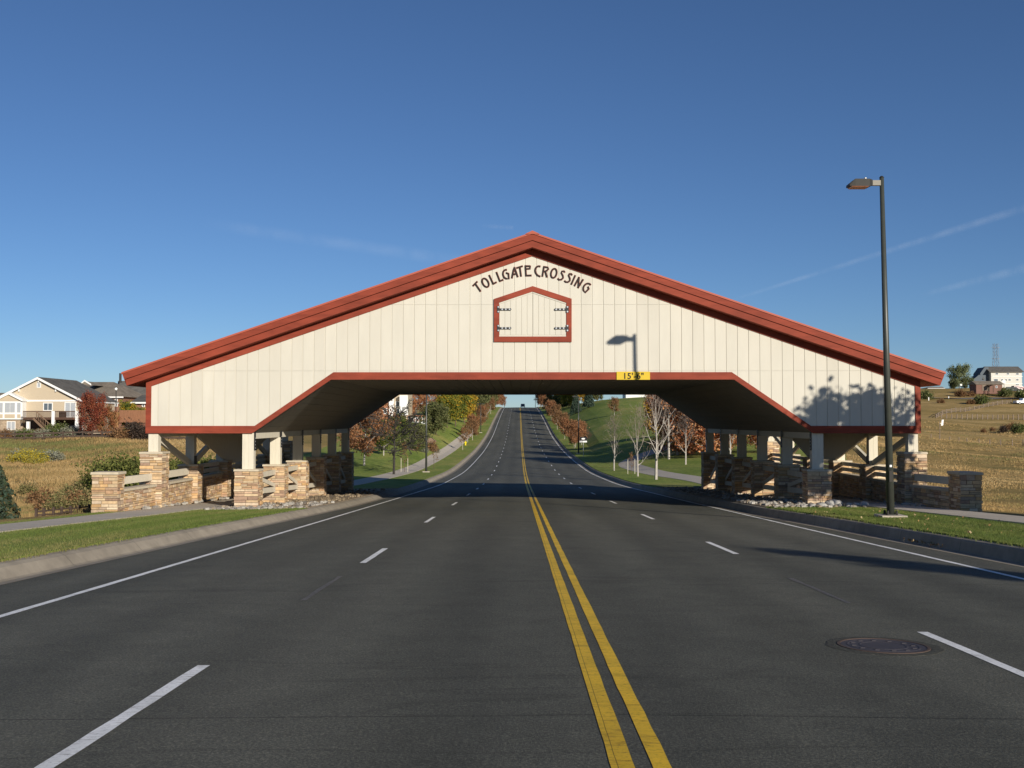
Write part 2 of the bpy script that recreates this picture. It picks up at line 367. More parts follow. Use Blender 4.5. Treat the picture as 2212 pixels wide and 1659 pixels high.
M['deck'] = simple('dark stained deck wood', (.09,.05,.035), .8, .2, 6)
M['deckl'] = simple('brown stair wood', (.20,.13,.085), .8, .2, 6)
M['cedar'] = simple('cedar fence boards', (.30,.145,.08), .85, .25, 3, .004, stretch=(8,8,.5))
M['cedarl'] = simple('lighter orange cedar boards', (.50,.27,.12), .85, .2, 3, .004, stretch=(8,8,.5))  # lighter and more orange than the other cedar
M['fencedark'] = simple('dark brown rail fence wood', (.075,.052,.04), .85, .25, 6)
M['grass_post'] = simple('weathered grey fence post', (.22,.17,.13), .9, .25, 6)
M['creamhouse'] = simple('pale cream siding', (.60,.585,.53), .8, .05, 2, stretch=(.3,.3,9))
M['bluegrey'] = simple('blue grey wing shade and barrel', (.11,.13,.15), .8, .05, 2, stretch=(.3,.3,9))  # hill house wings carry their shade in this colour; the barrel is simply grey
M['hydrant'] = simple('hydrant yellow', (.75,.60,.02), .5, .05, 5)
M['signyellow'] = simple('clearance sign yellow', (.62,.43,.03), .5, .05, 3)
M['signgrey'] = simple('galvanised sign back', (.45,.45,.44), .5, .08, 5, metal=.3)
M['black'] = simple('black paint', (.012,.012,.012), .6, .1, 5)
M['letter'] = simple('letter brown black', (.022,.016,.014), .6, .15, 8)
M['letterred'] = simple('letter red edge', (.30,.055,.03), .6, .1, 8)
M['iron'] = simple('cast iron', (.060,.054,.060), .65, .12, 5, .001, spec=.2)
M['rust'] = simple('rusty ring', (.085,.058,.045), .8, .2, 6)
M['lens'] = simple('amber lamp lens', (.28,.12,.07), .25, .25, 14, spec=.6)
M['carpaint'] = simple('dark vehicle paint', (.05,.055,.05), .3, .1, 3, spec=.6)
M['whitepaint'] = simple('white vehicle paint', (.75,.76,.78), .35, .03, 3, spec=.5)
M['tyre'] = simple('tyre rubber', (.02,.02,.02), .9, .1, 9)
M['steel'] = simple('galvanised lattice steel', (.20,.22,.26), .6, .1, 5)
M['lamp'] = simple('frosted lamp globe', (.85,.85,.80), .4, .03, 3)
# ------------------------------------------------------------------ ground sheets
DL = [0,.5,1,1.6,2.3,3,4,5,6,7.5,9,10.5,12,14,16,18,20,23,26,30,35,40,46,53,60,70,80,90,100,120,140,160,180,200,240,300,400,500,800,1300,2500]
def grid(name, xcols, rows, zf, mat, smooth=True):
    b = MB(); n = len(rows[0][1])
    for Y, xs in rows:
        for x in xs: b.v.append((x, Y, zf(x, Y)))
    for j in range(len(rows)-1):
        for i in range(n-1):
            a = j*n+i; b.f.append((a, a+1, a+n+1, a+n)); b.m.append(0); b.c.append(None)
    return b.build(name, mat, smooth=smooth)
rows = []
for Y in ROWS:
    l, r = LC(Y), RC(Y)
    rows.append((Y, [l-d for d in reversed(DL)] + [l+.02, -3, XC, 5, r-.02] + [r+d for d in DL]))
def gz(x, Y):
    return ground(x, Y)
struct(grid('ground', None, rows, gz, M['field']))
# road: asphalt from gutter to gutter
GW = .50
rows = [(Y, [LC(Y)+.12+GW, -5, -2.5, XC, 4, 6.5, RC(Y)-.12-GW]) for Y in ROWS]
struct(grid('road', None, rows, zroad, M['asphalt']))
def kerb(name, side):
    b = MB()
    for Y in ROWS:
        x = LC(Y) if side < 0 else RC(Y); s = side
        ze = zroad(x - s*(.12+GW), Y); zt = ground(x + s*.001, Y)
        for dx, z in (((-(.12+GW), ze+.003), (-.34, ze-.020), (-.28, ze+.0), (-.14, zt-.045), (-.05, zt-.005), (.12, zt+.012), (.12, zt-.25)) if side < 0 else ((-(.12+GW), ze+.003), (-(.17), ze-.022), (-.155, ze-.01), (-.11, zt-.035), (-.075, zt-.005), (.10, zt+.012), (.10, zt-.25))):
            b.v.append((x+s*dx, Y, z))
    n = 7
    for j in range(len(ROWS)-1):
        for i in range(n-1):
            a = j*n+i; q = (a, a+1, a+n+1, a+n); b.f.append(q if s > 0 else q[::-1]); b.m.append(0); b.c.append(None)
    return struct(b.build(name, M['gutter']))
kerb('kerb_left', -1); kerb('kerb_right', 1)
def rowsin(y0, y1): return [y0] + [y for y in ROWS if y0 < y < y1] + [y1]
def strip(b, x0, x1, y0, y1, dz=.004, jit=0, rnd=None):
    ys = rowsin(y0, y1)
    if jit:
        ys2 = []
        for a, c in zip(ys, ys[1:]):
            k = max(1, int((c-a)/.35)) if a < 60 else 1
            ys2 += [a+(c-a)*i/k for i in range(k)]
        ys = ys2+[ys[-1]]
    o = len(b.v)
    for y in ys:
        j0 = rnd.uniform(-jit, jit) if jit else 0; j1 = rnd.uniform(-jit, jit) if jit else 0
        b.v.append((x0+j0, y, zroad(x0+j0, y)+dz)); b.v.append((x1+j1, y, zroad(x1+j1, y)+dz))
    for i in range(len(ys)-1):
        b.f.append((o+2*i, o+2*i+1, o+2*i+3, o+2*i+2)); b.m.append(0); b.c.append(None)
rnd = random.Random(4)
XLE, XRE, XLL, XRL = -5.88, 7.6, -2.66, 4.09
b = MB(); strip(b, .512, .642, -10, 560, jit=.003, rnd=rnd); strip(b, .740, .846, -10, 560, jit=.004, rnd=rnd)
struct(b.build('centre_line', M['yellow']))
b = MB(); strip(b, XLE-.055, XLE+.055, -10, 560, jit=.006, rnd=rnd); struct(b.build('left_edge_line', M['white']))
b = MB(); strip(b, XRE-.055, XRE+.055, -10, 560, jit=.006, rnd=rnd); struct(b.build('right_edge_line', M['white']))
b = MB()
for k in range(-1, 45):
    strip(b, XLL-.055, XLL+.055, 5.92+12.19*k, 8.98+12.19*k, jit=.005, rnd=rnd)
struct(b.build('left_lane_dashes', M['white']))
b = MB()
for k in range(-1, 45):
    strip(b, XRL-.055, XRL+.055, 7.75+12.19*k, 10.80+12.19*k, jit=.005, rnd=rnd)
struct(b.build('right_lane_dashes', M['white']))
b = MB(); strip(b, -2.72, -2.64, 13.2, 16.0, .003, .015, rnd); strip(b, 4.0, 4.07, 13.0, 15.8, .003, .015, rnd)
struct(b.build('worn_dashes', M['oldwhite']))
# lawns, walks and beds laid over the terrain
def patch(name, side, f0, f1, y0, y1, dz, mat, n=6, skirt=True):
    b = MB(); ys = rowsin(y0, y1); pts = []
    for y in ys:
        c = LC(y) if side < 0 else RC(y)
        a, e = f0(y), f1(y)
        ds = sorted(set([a, e] + [d for d in DL if a+.01 < d < e-.01])) if n == 0 else [a+(e-a)*i/n for i in range(n+1)]
        pts.append([(c+side*d, y, ground(c+side*d, y)+dz) for d in ds])
    m = len(pts[0])
    if skirt:
        pts = [[(p[0][0], p[0][1], p[0][2]-.25)]+p+[(p[-1][0], p[-1][1], p[-1][2]-.25)] for p in pts]; m += 2
    for p in pts: b.v += p
    for j in range(len(pts)-1):
        for i in range(m-1):
            a = j*m+i; q = (a, a+1, a+m+1, a+m); b.f.append(q if side > 0 else q[::-1]); b.m.append(0); b.c.append(None)
    return b.build(name, mat)
wl0 = pch([-60, 0, 15, 30, 37, 62, 75, 110, 4000], [2.6, 2.7, 3.1, 3.4, 3.7, 3.7, 3.4, 2.9, 2.9])        # inner edge of left walk (distance from kerb)
wl1 = lambda y: wl0(y)+1.75
wr0 = pch([-60, 0, 25, 36, 62, 80, 100, 118, 126, 136, 150], [3.2, 3.1, 3.1, 3.4, 3.6, 4.3, 3.4, 3.1, 3.6, 8, 22])
wr1 = lambda y: wr0(y)+ (2.0 if y < 120 else 2.0+ (y-120)*.12)
struct(patch('left_sidewalk', -1, wl0, wl1, -50, 480, .06, M['walk'], 2))
struct(patch('right_sidewalk', 1, wr0, wr1, -50, 146, .07, M['walk'], 3))
c0 = lambda y: .08
struct(patch('left_verge_lawn', -1, c0, lambda y: wl0(y)+.02, -50, 36.5, .035, M['lawn'], 6))
struct(patch('left_verge_lawn', -1, c0, lambda y: wl0(y)+.02, 63, 480, .035, M['lawn'], 6))
struct(patch('right_verge_lawn', 1, c0, lambda y: wr0(y)+.02, -50, 36.0, .035, M['lawn'], 6))
struct(patch('right_lawn', 1, c0, lambda y: 12+(y-64)*.30 if y < 260 else 71, 64, 440, .05, M['lawn'], 26))
struct(patch('left_outer_lawn', -1, lambda y: wl1(y)-.02, lambda y: wl1(y)+(.9 if y < 40 else .9), -50, 34.5, .03, M['lawn'], 3))
struct(patch('left_lawn', -1, lambda y: wl1(y)-.02, lambda y: 8+min(max(y-66, 0)*.35, 9)+ (2 if y > 150 else 0), 64, 440, .05, M['lawn'], 14))
struct(patch('left_dirt_bed', -1, c0, lambda y: wl0(y)+.02, 36.5, 63, .03, M['dirt'], 5))
struct(patch('right_dirt_bed', 1, c0, lambda y: wr0(y)+.02, 36.0, 64, .03, M['dirt'], 5))
# cross street far up on the right field and the drive beyond the bridge
b = MB()
for i, u in enumerate(range(2010, 2260, 10)):
    Yc = 470 - (u-2010)*.05
    for dy in (-4, 4):
        p = W(u, HOR, Yc+dy); b.v.append((p.x, Yc+dy, ground(p.x, Yc+dy)+.35))
for i in range(24): b.f.append((2*i, 2*i+2, 2*i+3, 2*i+1)); b.m.append(0); b.c.append(None)
struct(b.build('hill_road', simple('far grey road', (.17,.155,.14), .9, .1, 1)))

exec_parts = []
# ------------------------------------------------------------------ the covered bridge over the road
YB, YE = 38.4, 60.4          # front and rear faces
BX = .505                    # its centre line
K = F/YB
FY = YB-.45                  # fascia plane
zbot = VZ(936, YB); zopen = VZ(820, YB); TR = .27
half = 14.06; hh1 = 10.19; hh0 = 7.33
zap = VZ(534, FY)            # soffit apex
sl = .342
def soff(x): return zap - sl*abs(x-BX)
def botp(x):
    a = abs(x-BX)
    if a >= hh1: return zbot
    if a <= hh0: return zopen
    return zbot + (zopen-zbot)*(hh1-a)/(hh1-hh0)
bridge = empty('covered_bridge', (BX, YB, zr(YB)), 'long cream covered bridge with barn red roof trim spanning the road on stone piers', 'bridge')
rs = random.Random(11)
def facade(name, y0, y1, s):
    """boards with grooves between them on a recessed backing; s=-1 faces the camera"""
    b = MB(); bw = .406; g = .014; th = .05
    brk = sorted(set([BX-half, BX-hh1, BX-hh0, BX, BX+hh0, BX+hh1, BX+half]))
    x = BX-half; x0s = [BX-half + i*bw for i in range(int(2*half/bw)+2)]
    f0, f1 = (y0, y0+th) if s < 0 else (y1-th, y1)
    for a in x0s:
        e = min(a+bw, BX+half)
        if e-a < .05: continue
        xs = [a+g, *[q for q in brk if a+g < q < e-g], e-g]
        hc = rs.uniform(-.002, .002); mi = rs.choice((0, 0, 1, 2))
        for p, q in zip(xs, xs[1:]):
            # boards are sheets 2.44 m tall: leave a hair joint
            zt = [soff(p), soff(q)]; zb = [botp(p)+.05, botp(q)+.05]
            zj = VZ(658, YB); zj2 = VZ(801, YB)
            cuts = [zj, zj2]
            lo = zb; segs = []
            for cz in sorted(cuts):
                if max(lo) < cz-.05 and min(zt) > cz+.05:
                    segs.append((lo, [cz-.003, cz-.003])); lo = [cz+.003, cz+.003]
            segs.append((lo, zt))
            for (l0, l1), (t0, t1) in segs:
                b.prismY([(p,l0),(q,l1),(q,t1),(p,t0)], f0+hc, f1, mi)
    # backing
    bb = brk
    k0, k1 = (y0+th-.032, y1-.02) if s < 0 else (y0+.02, y1-th+.032)
    for p, q in zip(bb, bb[1:]):
        b.prismY([(p+.001,botp(p)+.04),(q-.001,botp(q)+.04),(q-.001,soff(q)-.002),(p+.001,soff(p)-.002)], k0, k1)
    wall = b.build(name, [M['cream'], M['cream2'], M['cream3']], bridge)
    # red trim, proud of the boards
    pr = .035
    t0, t1 = (y0-pr, y0+th*.4) if s < 0 else (y1-th*.4, y1+pr)
    b = MB()
    def q4(P): b.prismY(P, t0, t1)
    for sgn in (-1, 1):
        def X(a): return BX+sgn*a
        def pl(P): P = [(X(a), z) for a, z in P]; return P if sgn > 0 else P[::-1]
        k = TR/math.cos(math.atan2(zopen-zbot, hh1-hh0)); mx = TR*math.tan(math.atan2(zopen-zbot, hh1-hh0)/2)
        q4(pl([(hh1+.0, zbot), (half+.02, zbot), (half+.02, zbot+TR), (hh1-mx+.0, zbot+TR)]))
        q4(pl([(hh0, zopen), (hh1, zbot), (hh1-mx, zbot+TR), (hh0-mx, zopen+TR)]))
        q4(pl([(.001, zopen), (hh0, zopen), (hh0-mx, zopen+TR), (.001, zopen+TR)]))
        zt = soff(X(half))
        q4(pl([(half-.17, zbot+TR+.002), (half+.02, zbot+TR+.002), (half+.02, zt), (half-.17, zt+.17*sl)]))
        q4(pl([(.001, zap-.26), (half-.172, soff(X(half-.172))-.26), (half-.172, soff(X(half-.172))-.002), (.001, zap-.002)]))
    b.build('trim', M['red'], wall)
    return wall
front = facade('front_gable', YB, YB+.30, -1)
rear = facade('rear_gable', YE-.30, YE, 1)
rear['label'] = 'far gable wall of the bridge, seen only from below'
# ceiling under the truss, grooved boards running along the bridge
b = MB()
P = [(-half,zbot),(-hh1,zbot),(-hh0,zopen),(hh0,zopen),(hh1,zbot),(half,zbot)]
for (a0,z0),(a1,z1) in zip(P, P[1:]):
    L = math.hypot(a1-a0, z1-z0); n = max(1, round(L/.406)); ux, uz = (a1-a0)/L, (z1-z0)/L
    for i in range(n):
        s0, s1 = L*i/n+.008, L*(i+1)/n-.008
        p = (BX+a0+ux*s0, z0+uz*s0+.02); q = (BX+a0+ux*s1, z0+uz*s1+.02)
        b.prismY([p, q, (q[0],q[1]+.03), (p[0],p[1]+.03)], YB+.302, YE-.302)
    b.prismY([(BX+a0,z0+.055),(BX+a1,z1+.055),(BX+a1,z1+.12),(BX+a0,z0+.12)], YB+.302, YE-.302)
b.build('ceiling', simple('cream soffit boards with shade in colour', (.22,.20,.16), .9, .08, 3), bridge)  # cream taken darker in colour to deepen the shade under the bridge
for s in (-1, 1):
    b = MB()
    n = int((YE-YB-.6)/.406)
    for i in range(n):
        y = YB+.3+i*.406; xa, xb = (BX+s*half-.06, BX+s*half) if s > 0 else (BX-half, BX-half+.06)
        b.box(xa, xb, y+.01, y+.396, zbot, soff(BX+half)-.02)
    b.box(BX+s*(half-.03)-.02, BX+s*(half-.03)+.02, YB+.3, YE-.3, zbot+.003, soff(BX+half)-.03)
    b.build('side_wall', M['cream'], bridge)
# roof: deck, two rake boards front and rear, metal sheets, ridge cap
top = VZ(504, FY); hr = (UX(2040, FY)-UX(262, FY))/2
vt = top-zap
def rz_(a, k=0): return top - sl*a + k
n_ = math.hypot(1, sl)
px, pz = -.18, 0   # end cut is square to the slope
b = MB()
for s in (-1, 1):
    def X(a): return BX+s*a
    def pl(P): P = [(X(a), z) for a, z in P]; return P if s > 0 else P[::-1]
    cut = vt*sl/(n_*n_)
    P = pl([(0, zap), (hr-cut-.02, rz_(hr-cut)-vt), (hr-.02, rz_(hr)-.06), (0, top-.05)])
    b.prismY(P, FY+.05, YE+.40)
roof = b.build('roof', M['red'], bridge)
b = MB()
for s in (-1, 1):
    def X(a): return BX+s*a
    def pl(P): P = [(X(a), z) for a, z in P]; return P if s > 0 else P[::-1]
    cut = vt*sl/(n_*n_); m1 = vt*.50; c1 = cut*.50
    for y0, y1, yy0, yy1 in ((FY-.005, FY+.05, FY-.045, FY+.05), (YE+.4, YE+.455, YE+.4, YE+.495)):
        b.prismY(pl([(0, zap), (hr-cut, rz_(hr-cut)-vt), (hr-c1-.02, rz_(hr-c1)-m1-.012), (0, top-m1-.018)]), y0, y1)       # lower board
        b.prismY(pl([(0, top-m1), (hr-c1, rz_(hr-c1)-m1), (hr, rz_(hr)-.03), (0, top-.03)]), yy0, yy1)            # upper board, proud
    # eave board
    b.hexa([(X(hr-cut-.02), FY+.05, rz_(hr-cut)-vt), (X(hr-cut+.02), FY+.05, rz_(hr-cut)-vt), (X(hr-cut+.02), YE+.4, rz_(hr-cut)-vt), (X(hr-cut-.02), YE+.4, rz_(hr-cut)-vt),
            (X(hr-.02), FY+.05, rz_(hr)-.07), (X(hr+.02), FY+.05, rz_(hr)-.07), (X(hr+.02), YE+.4, rz_(hr)-.07), (X(hr-.02), YE+.4, rz_(hr)-.07)])
b.build('rake_board', M['red'], roof)
b = MB()
for s in (-1, 1):
    def X(a): return BX+s*a
    def pl(P): P = [(X(a), z) for a, z in P]; return P if s > 0 else P[::-1]
    b.prismY(pl([(0, top-.03+.004), (hr+.03, rz_(hr+.03)-.03+.004), (hr+.03, rz_(hr+.03)), (0, top)]), FY-.07, YE+.52)
    nn = 46
    for i in range(nn):
        y = FY-.05+(YE-FY+.5)*i/(nn-1)
        b.prismY(pl([(.1, rz_(.1)), (hr+.03, rz_(hr+.03)), (hr+.03, rz_(hr+.03)+.045), (.1, rz_(.1)+.045)]), y, y+.03)
b.prismY([(BX-.25, top-.25*sl+.048), (BX+.25, top-.25*sl+.048), (BX+.25, top-.25*sl+.062), (BX, top+.09), (BX-.25, top-.25*sl+.062)], FY-.085, YE+.53)
b.build('metal_sheet', M['redroof'], roof)

# loft hatch
def fp(zx, zy, Y=YB):  # from the enlarged view of the gable (scale 4.148, origin 1450,720)
    p = W((1450+zx/4.148)/1.4756, (720+zy/4.148)/1.4756, Y); return (p.x, p.z)
b = MB(); y0, y1 = YB-.06, YB+.01
o = [fp(517,968), fp(1028,798), fp(1543,965), fp(1543,1535), fp(517,1535)]
i_ = [fp(586,1017), fp(1028,870), fp(1474,1017), fp(1474,1464), fp(586,1464)]
for k in range(5):
    a, c = o[k], o[(k+1)%5]; d, e = i_[(k+1)%5], i_[k]
    b.prismY([e, d, c, a] if True else 0, y0, y1)
hf = b.build('hatch_frame', M['red'], bridge)
xl, xm, xr = i_[0][0], i_[1][0], i_[2][0]; zl, zm, zb_ = i_[0][1], i_[1][1], i_[3][1]
for s in (-1, 1):
    b = MB()
    x0, x1 = (xl, xm-.006) if s < 0 else (xm+.006, xr)
    zf = lambda x: zl+(zm-zl)*(1-abs(x-xm)/(xm-xl))
    nb = 6
    b.prismY([(x0, zb_), (x1, zb_), (x1, zf(x1)), (x0, zf(x0))], YB-.016, YB-.004)
    for k in range(nb):
        a = x0+(x1-x0)*k/nb+.009; e = x0+(x1-x0)*(k+1)/nb-.009
        b.prismY([(a, zb_+.06), (e, zb_+.06), (e, zf(e)-.07), (a, zf(a)-.07)], YB-.030, YB-.016)
    b.prismY([(x0, zb_), (x1, zb_), (x1, zb_+.045), (x0, zb_+.045)], YB-.036, YB-.017)
    b.prismY([(x0, zf(x0)-.055), (x1, zf(x1)-.055), (x1, zf(x1)), (x0, zf(x0))], YB-.036, YB-.017)
    d = b.build('hatch_door', M['cream'], bridge)
    for zy in (1106, 1354):
        b = MB(); c = fp(575 if s < 0 else 1487, zy)
        b.box(min(c[0], c[0]-s*.43), max(c[0], c[0]-s*.43), YB-.075, YB-.061, c[1]-.035, c[1]+.035, 0)
        b.box(c[0]-.045, c[0]+.045, YB-.078, YB-.061, c[1]-.12, c[1]+.12, 0)
        b.tube((c[0]-s*.43, YB-.075, c[1]), (c[0]-s*.43, YB-.061, c[1]), .045, n=10, m=0)
        for dx, dz in ((0,.085),(0,-.085),(-.14,0),(-.27,0),(-.41,0)):
            b.tube((c[0]+s*dx, YB-.09, c[1]+dz), (c[0]+s*dx, YB-.076, c[1]+dz), .03, .034, n=8, m=1)
        b.build('hinge', [M['blackmetal'], M['chrome']], d)
# raised lettering on an arc
def arc(cx, cz, rx, rz, a0, a1, n=12): return [(cx+rx*math.cos(R(a0+(a1-a0)*i/n)), cz+rz*math.sin(R(a0+(a1-a0)*i/n))) for i in range(n+1)]
GL = {
 'T': [[(.0,.90),(.62,1.02)], [(.33,.95),(.34,.0)]],
 'O': [arc(.33,.5,.28,.47,0,360,22)],
 'L': [[(.08,1.02),(.10,.04)], [(.07,.04),(.47,.07)]],
 'G': [arc(.42,.5,.36,.46,68,245,14), [(.27,.08),(.52,.0),(.62,.52)], [(.62,.5),(.44,.62),(.48,.66)]],
 'A': [[(.52,1.02),(.36,.78),(.16,.3),(.04,-.02)], [(.50,1.0),(.64,-.02)], [(.14,.32),(.60,.34)]],
 'E': [[(.10,1.0),(.12,.02)], [(.05,1.0),(.58,.97)], [(.57,.99),(.55,.72),(.12,.70)], [(.10,.04),(.66,.03)]],
 'C': [arc(.44,.56,.37,.43,70,200,12)+[(.16,.26),(.34,.06),(.62,-.04)]],
 'R': [[(.12,.98),(.09,-.02)], [(.08,.97),(.52,.96),(.60,.82),(.42,.60),(.2,.5)], [(.32,.55),(.56,-.03)]],
 'S': [[(.52,.88),(.40,.98),(.22,.90),(.20,.74),(.44,.50),(.52,.30),(.40,.08),(.18,.0),(.02,.08)]],
 'I': [[(.10,1.0),(.12,.0)]],
 'N': [[(.10,0),(.10,1.0)], [(.08,1.0),(.52,.04)], [(.50,0),(.56,1.0)]],
}
GWD = {'T':.64,'O':.66,'L':.5,'G':.66,'A':.68,'E':.68,'C':.64,'R':.64,'S':.55,'I':.2,'N':.64}
txt = [('T',300),('O',403),('L',500),('L',592),('G',672),('A',780),('T',865),('E',968),('C',1095),('R',1197),('O',1310),('S',1410),('S',1503),('I',1567),('N',1640),('G',1742)]
zs = YB/F/1.4756/4.148     # metres per enlarged pixel
ccx, ccz = fp(1022, 588+1290); Rr = 1290*zs; H = 132*zs
def stroke(b, pts, wd, y0, y1):
    k = len(pts); nrm = []
    for i in range(k):
        p, q = pts[max(i-1,0)], pts[min(i+1,k-1)]
        dx, dz = q[0]-p[0], q[1]-p[1]; l = math.hypot(dx, dz) or 1; nrm.append((-dz/l, dx/l))
    for i in range(k-1):
        a, c = pts[i], pts[i+1]; n0, n1 = nrm[i], nrm[i+1]; h = wd/2
        b.prismY([(a[0]-n0[0]*h, a[1]-n0[1]*h), (c[0]-n1[0]*h, c[1]-n1[1]*h), (c[0]+n1[0]*h, c[1]+n1[1]*h), (a[0]+n0[0]*h, a[1]+n0[1]*h)], y0, y1)
blets = []
def letter_mesh(ch, x, grow, y0, y1, b):
    th = math.asin((x-1022)/1290)
    ex, ez = (math.cos(th), -math.sin(th)), (math.sin(th), math.cos(th))
    cx, cz = ccx+math.sin(th)*Rr, ccz+math.cos(th)*Rr
    for si, st in enumerate(GL[ch]):
        P = []
        for (a, z) in st:
            lx, lz = (a-GWD[ch]/2)*H, (z-.5)*H
            P.append((cx+ex[0]*lx+ez[0]*lz, cz+ex[1]*lx+ez[1]*lz))
        # lengthen ends a little for the outline
        if grow and len(P) > 1 and P[0] != P[-1]:
            for e_, f_ in ((0, 1), (-1, -2)):
                dx, dz = P[e_][0]-P[f_][0], P[e_][1]-P[f_][1]; l = math.hypot(dx, dz)
                P[e_] = (P[e_][0]+dx/l*grow, P[e_][1]+dz/l*grow)
        stroke(b, P, .052+2*grow, y0-si*.0015, y1)
b = MB()
for ch, x in txt: letter_mesh(ch, x, .010, YB-.012, YB-.0045, b)
lett = b.build('lettering', M['letterred'], bridge); lett['label'] = 'arched words TOLLGATE CROSSING in dark raised letters'
for ch, x in txt:
    b = MB(); letter_mesh(ch, x, 0, YB-.030, YB-.0165, b); b.build('letter', M['letter'], lett)

# stone work
SC = [(.58,.41,.24),(.66,.50,.31),(.72,.56,.38),(.54,.34,.20),(.50,.37,.26),(.62,.42,.23),(.56,.38,.25),(.70,.55,.39),(.44,.29,.20),(.64,.41,.20),(.66,.47,.28)]
def stonewall(b, x0, x1, y0, y1, z0, z1, faces='FBLR', rnd=rs, pro=.034, ch=(.07,.145)):
    b.box(x0+.012, x1-.012, y0+.012, y1-.012, z0, z1-.004, 1, None)
    for fc in faces:
        L = (x1-x0) if fc in 'FB' else (y1-y0)
        z = z0
        while z < z1-.02:
            h = min(rnd.uniform(*ch), z1-z)
            if z1-(z+h) < .04: h = z1-z
            s = 0
            while s < L-.01:
                l = rnd.uniform(.14, .50); 
                if L-s-l < .12: l = L-s
                e = s+l
                # some stones are split in two thin ones
                subs = [(z, h)] if (h < .11 or rnd.random() < .6) else [(z, h*.5), (z+h*.5, h*.5)]
                for zz, hx in subs:
                    p = rnd.uniform(.003, pro); c = rnd.choice(SC); k = rnd.uniform(.78, 1.2); c = tuple(min(.85, q*k) for q in c)
                    g = .008
                    sa = s-(p if s <= 0 else -g); sb = e+(p if e >= L-.001 else -g)
                    if fc == 'F': b.box(x0+sa, x0+sb, y0-p, y0+.02, zz+g, zz+hx-g, 0, c)
                    elif fc == 'B': b.box(x0+sa, x0+sb, y1-.02, y1+p, zz+g, zz+hx-g, 0, c)
                    elif fc == 'L': b.box(x0-p, x0+.02, y0+max(sa, .021), y0+min(sb, L-.021), zz+g, zz+hx-g, 0, c)
                    else: b.box(x1-.02, x1+p, y0+max(sa, .021), y0+min(sb, L-.021), zz+g, zz+hx-g, 0, c)
                s = e
            z += h
def capst(b, x0, x1, y0, y1, z, o=.05, h=.07):
    b.hexa([(x0-o,y0-o,z),(x1+o,y0-o,z),(x1+o,y1+o,z),(x0-o,y1+o,z),(x0-o+.01,y0-o+.01,z+h),(x1+o-.01,y0-o+.01,z+h),(x1+o-.01,y1+o-.01,z+h),(x0-o+.01,y1+o-.01,z+h)])
PS = [YB+.22+4.30*i for i in range(6)]            # post lines
zi = -.13                                            # top of the inner piers
def grd(x, y): return ground(x, y)-.15
SIDE = {-1: 'left', 1: 'right'}; ORD = ['nearest', 'second', 'third', 'fourth', 'fifth', 'farthest']
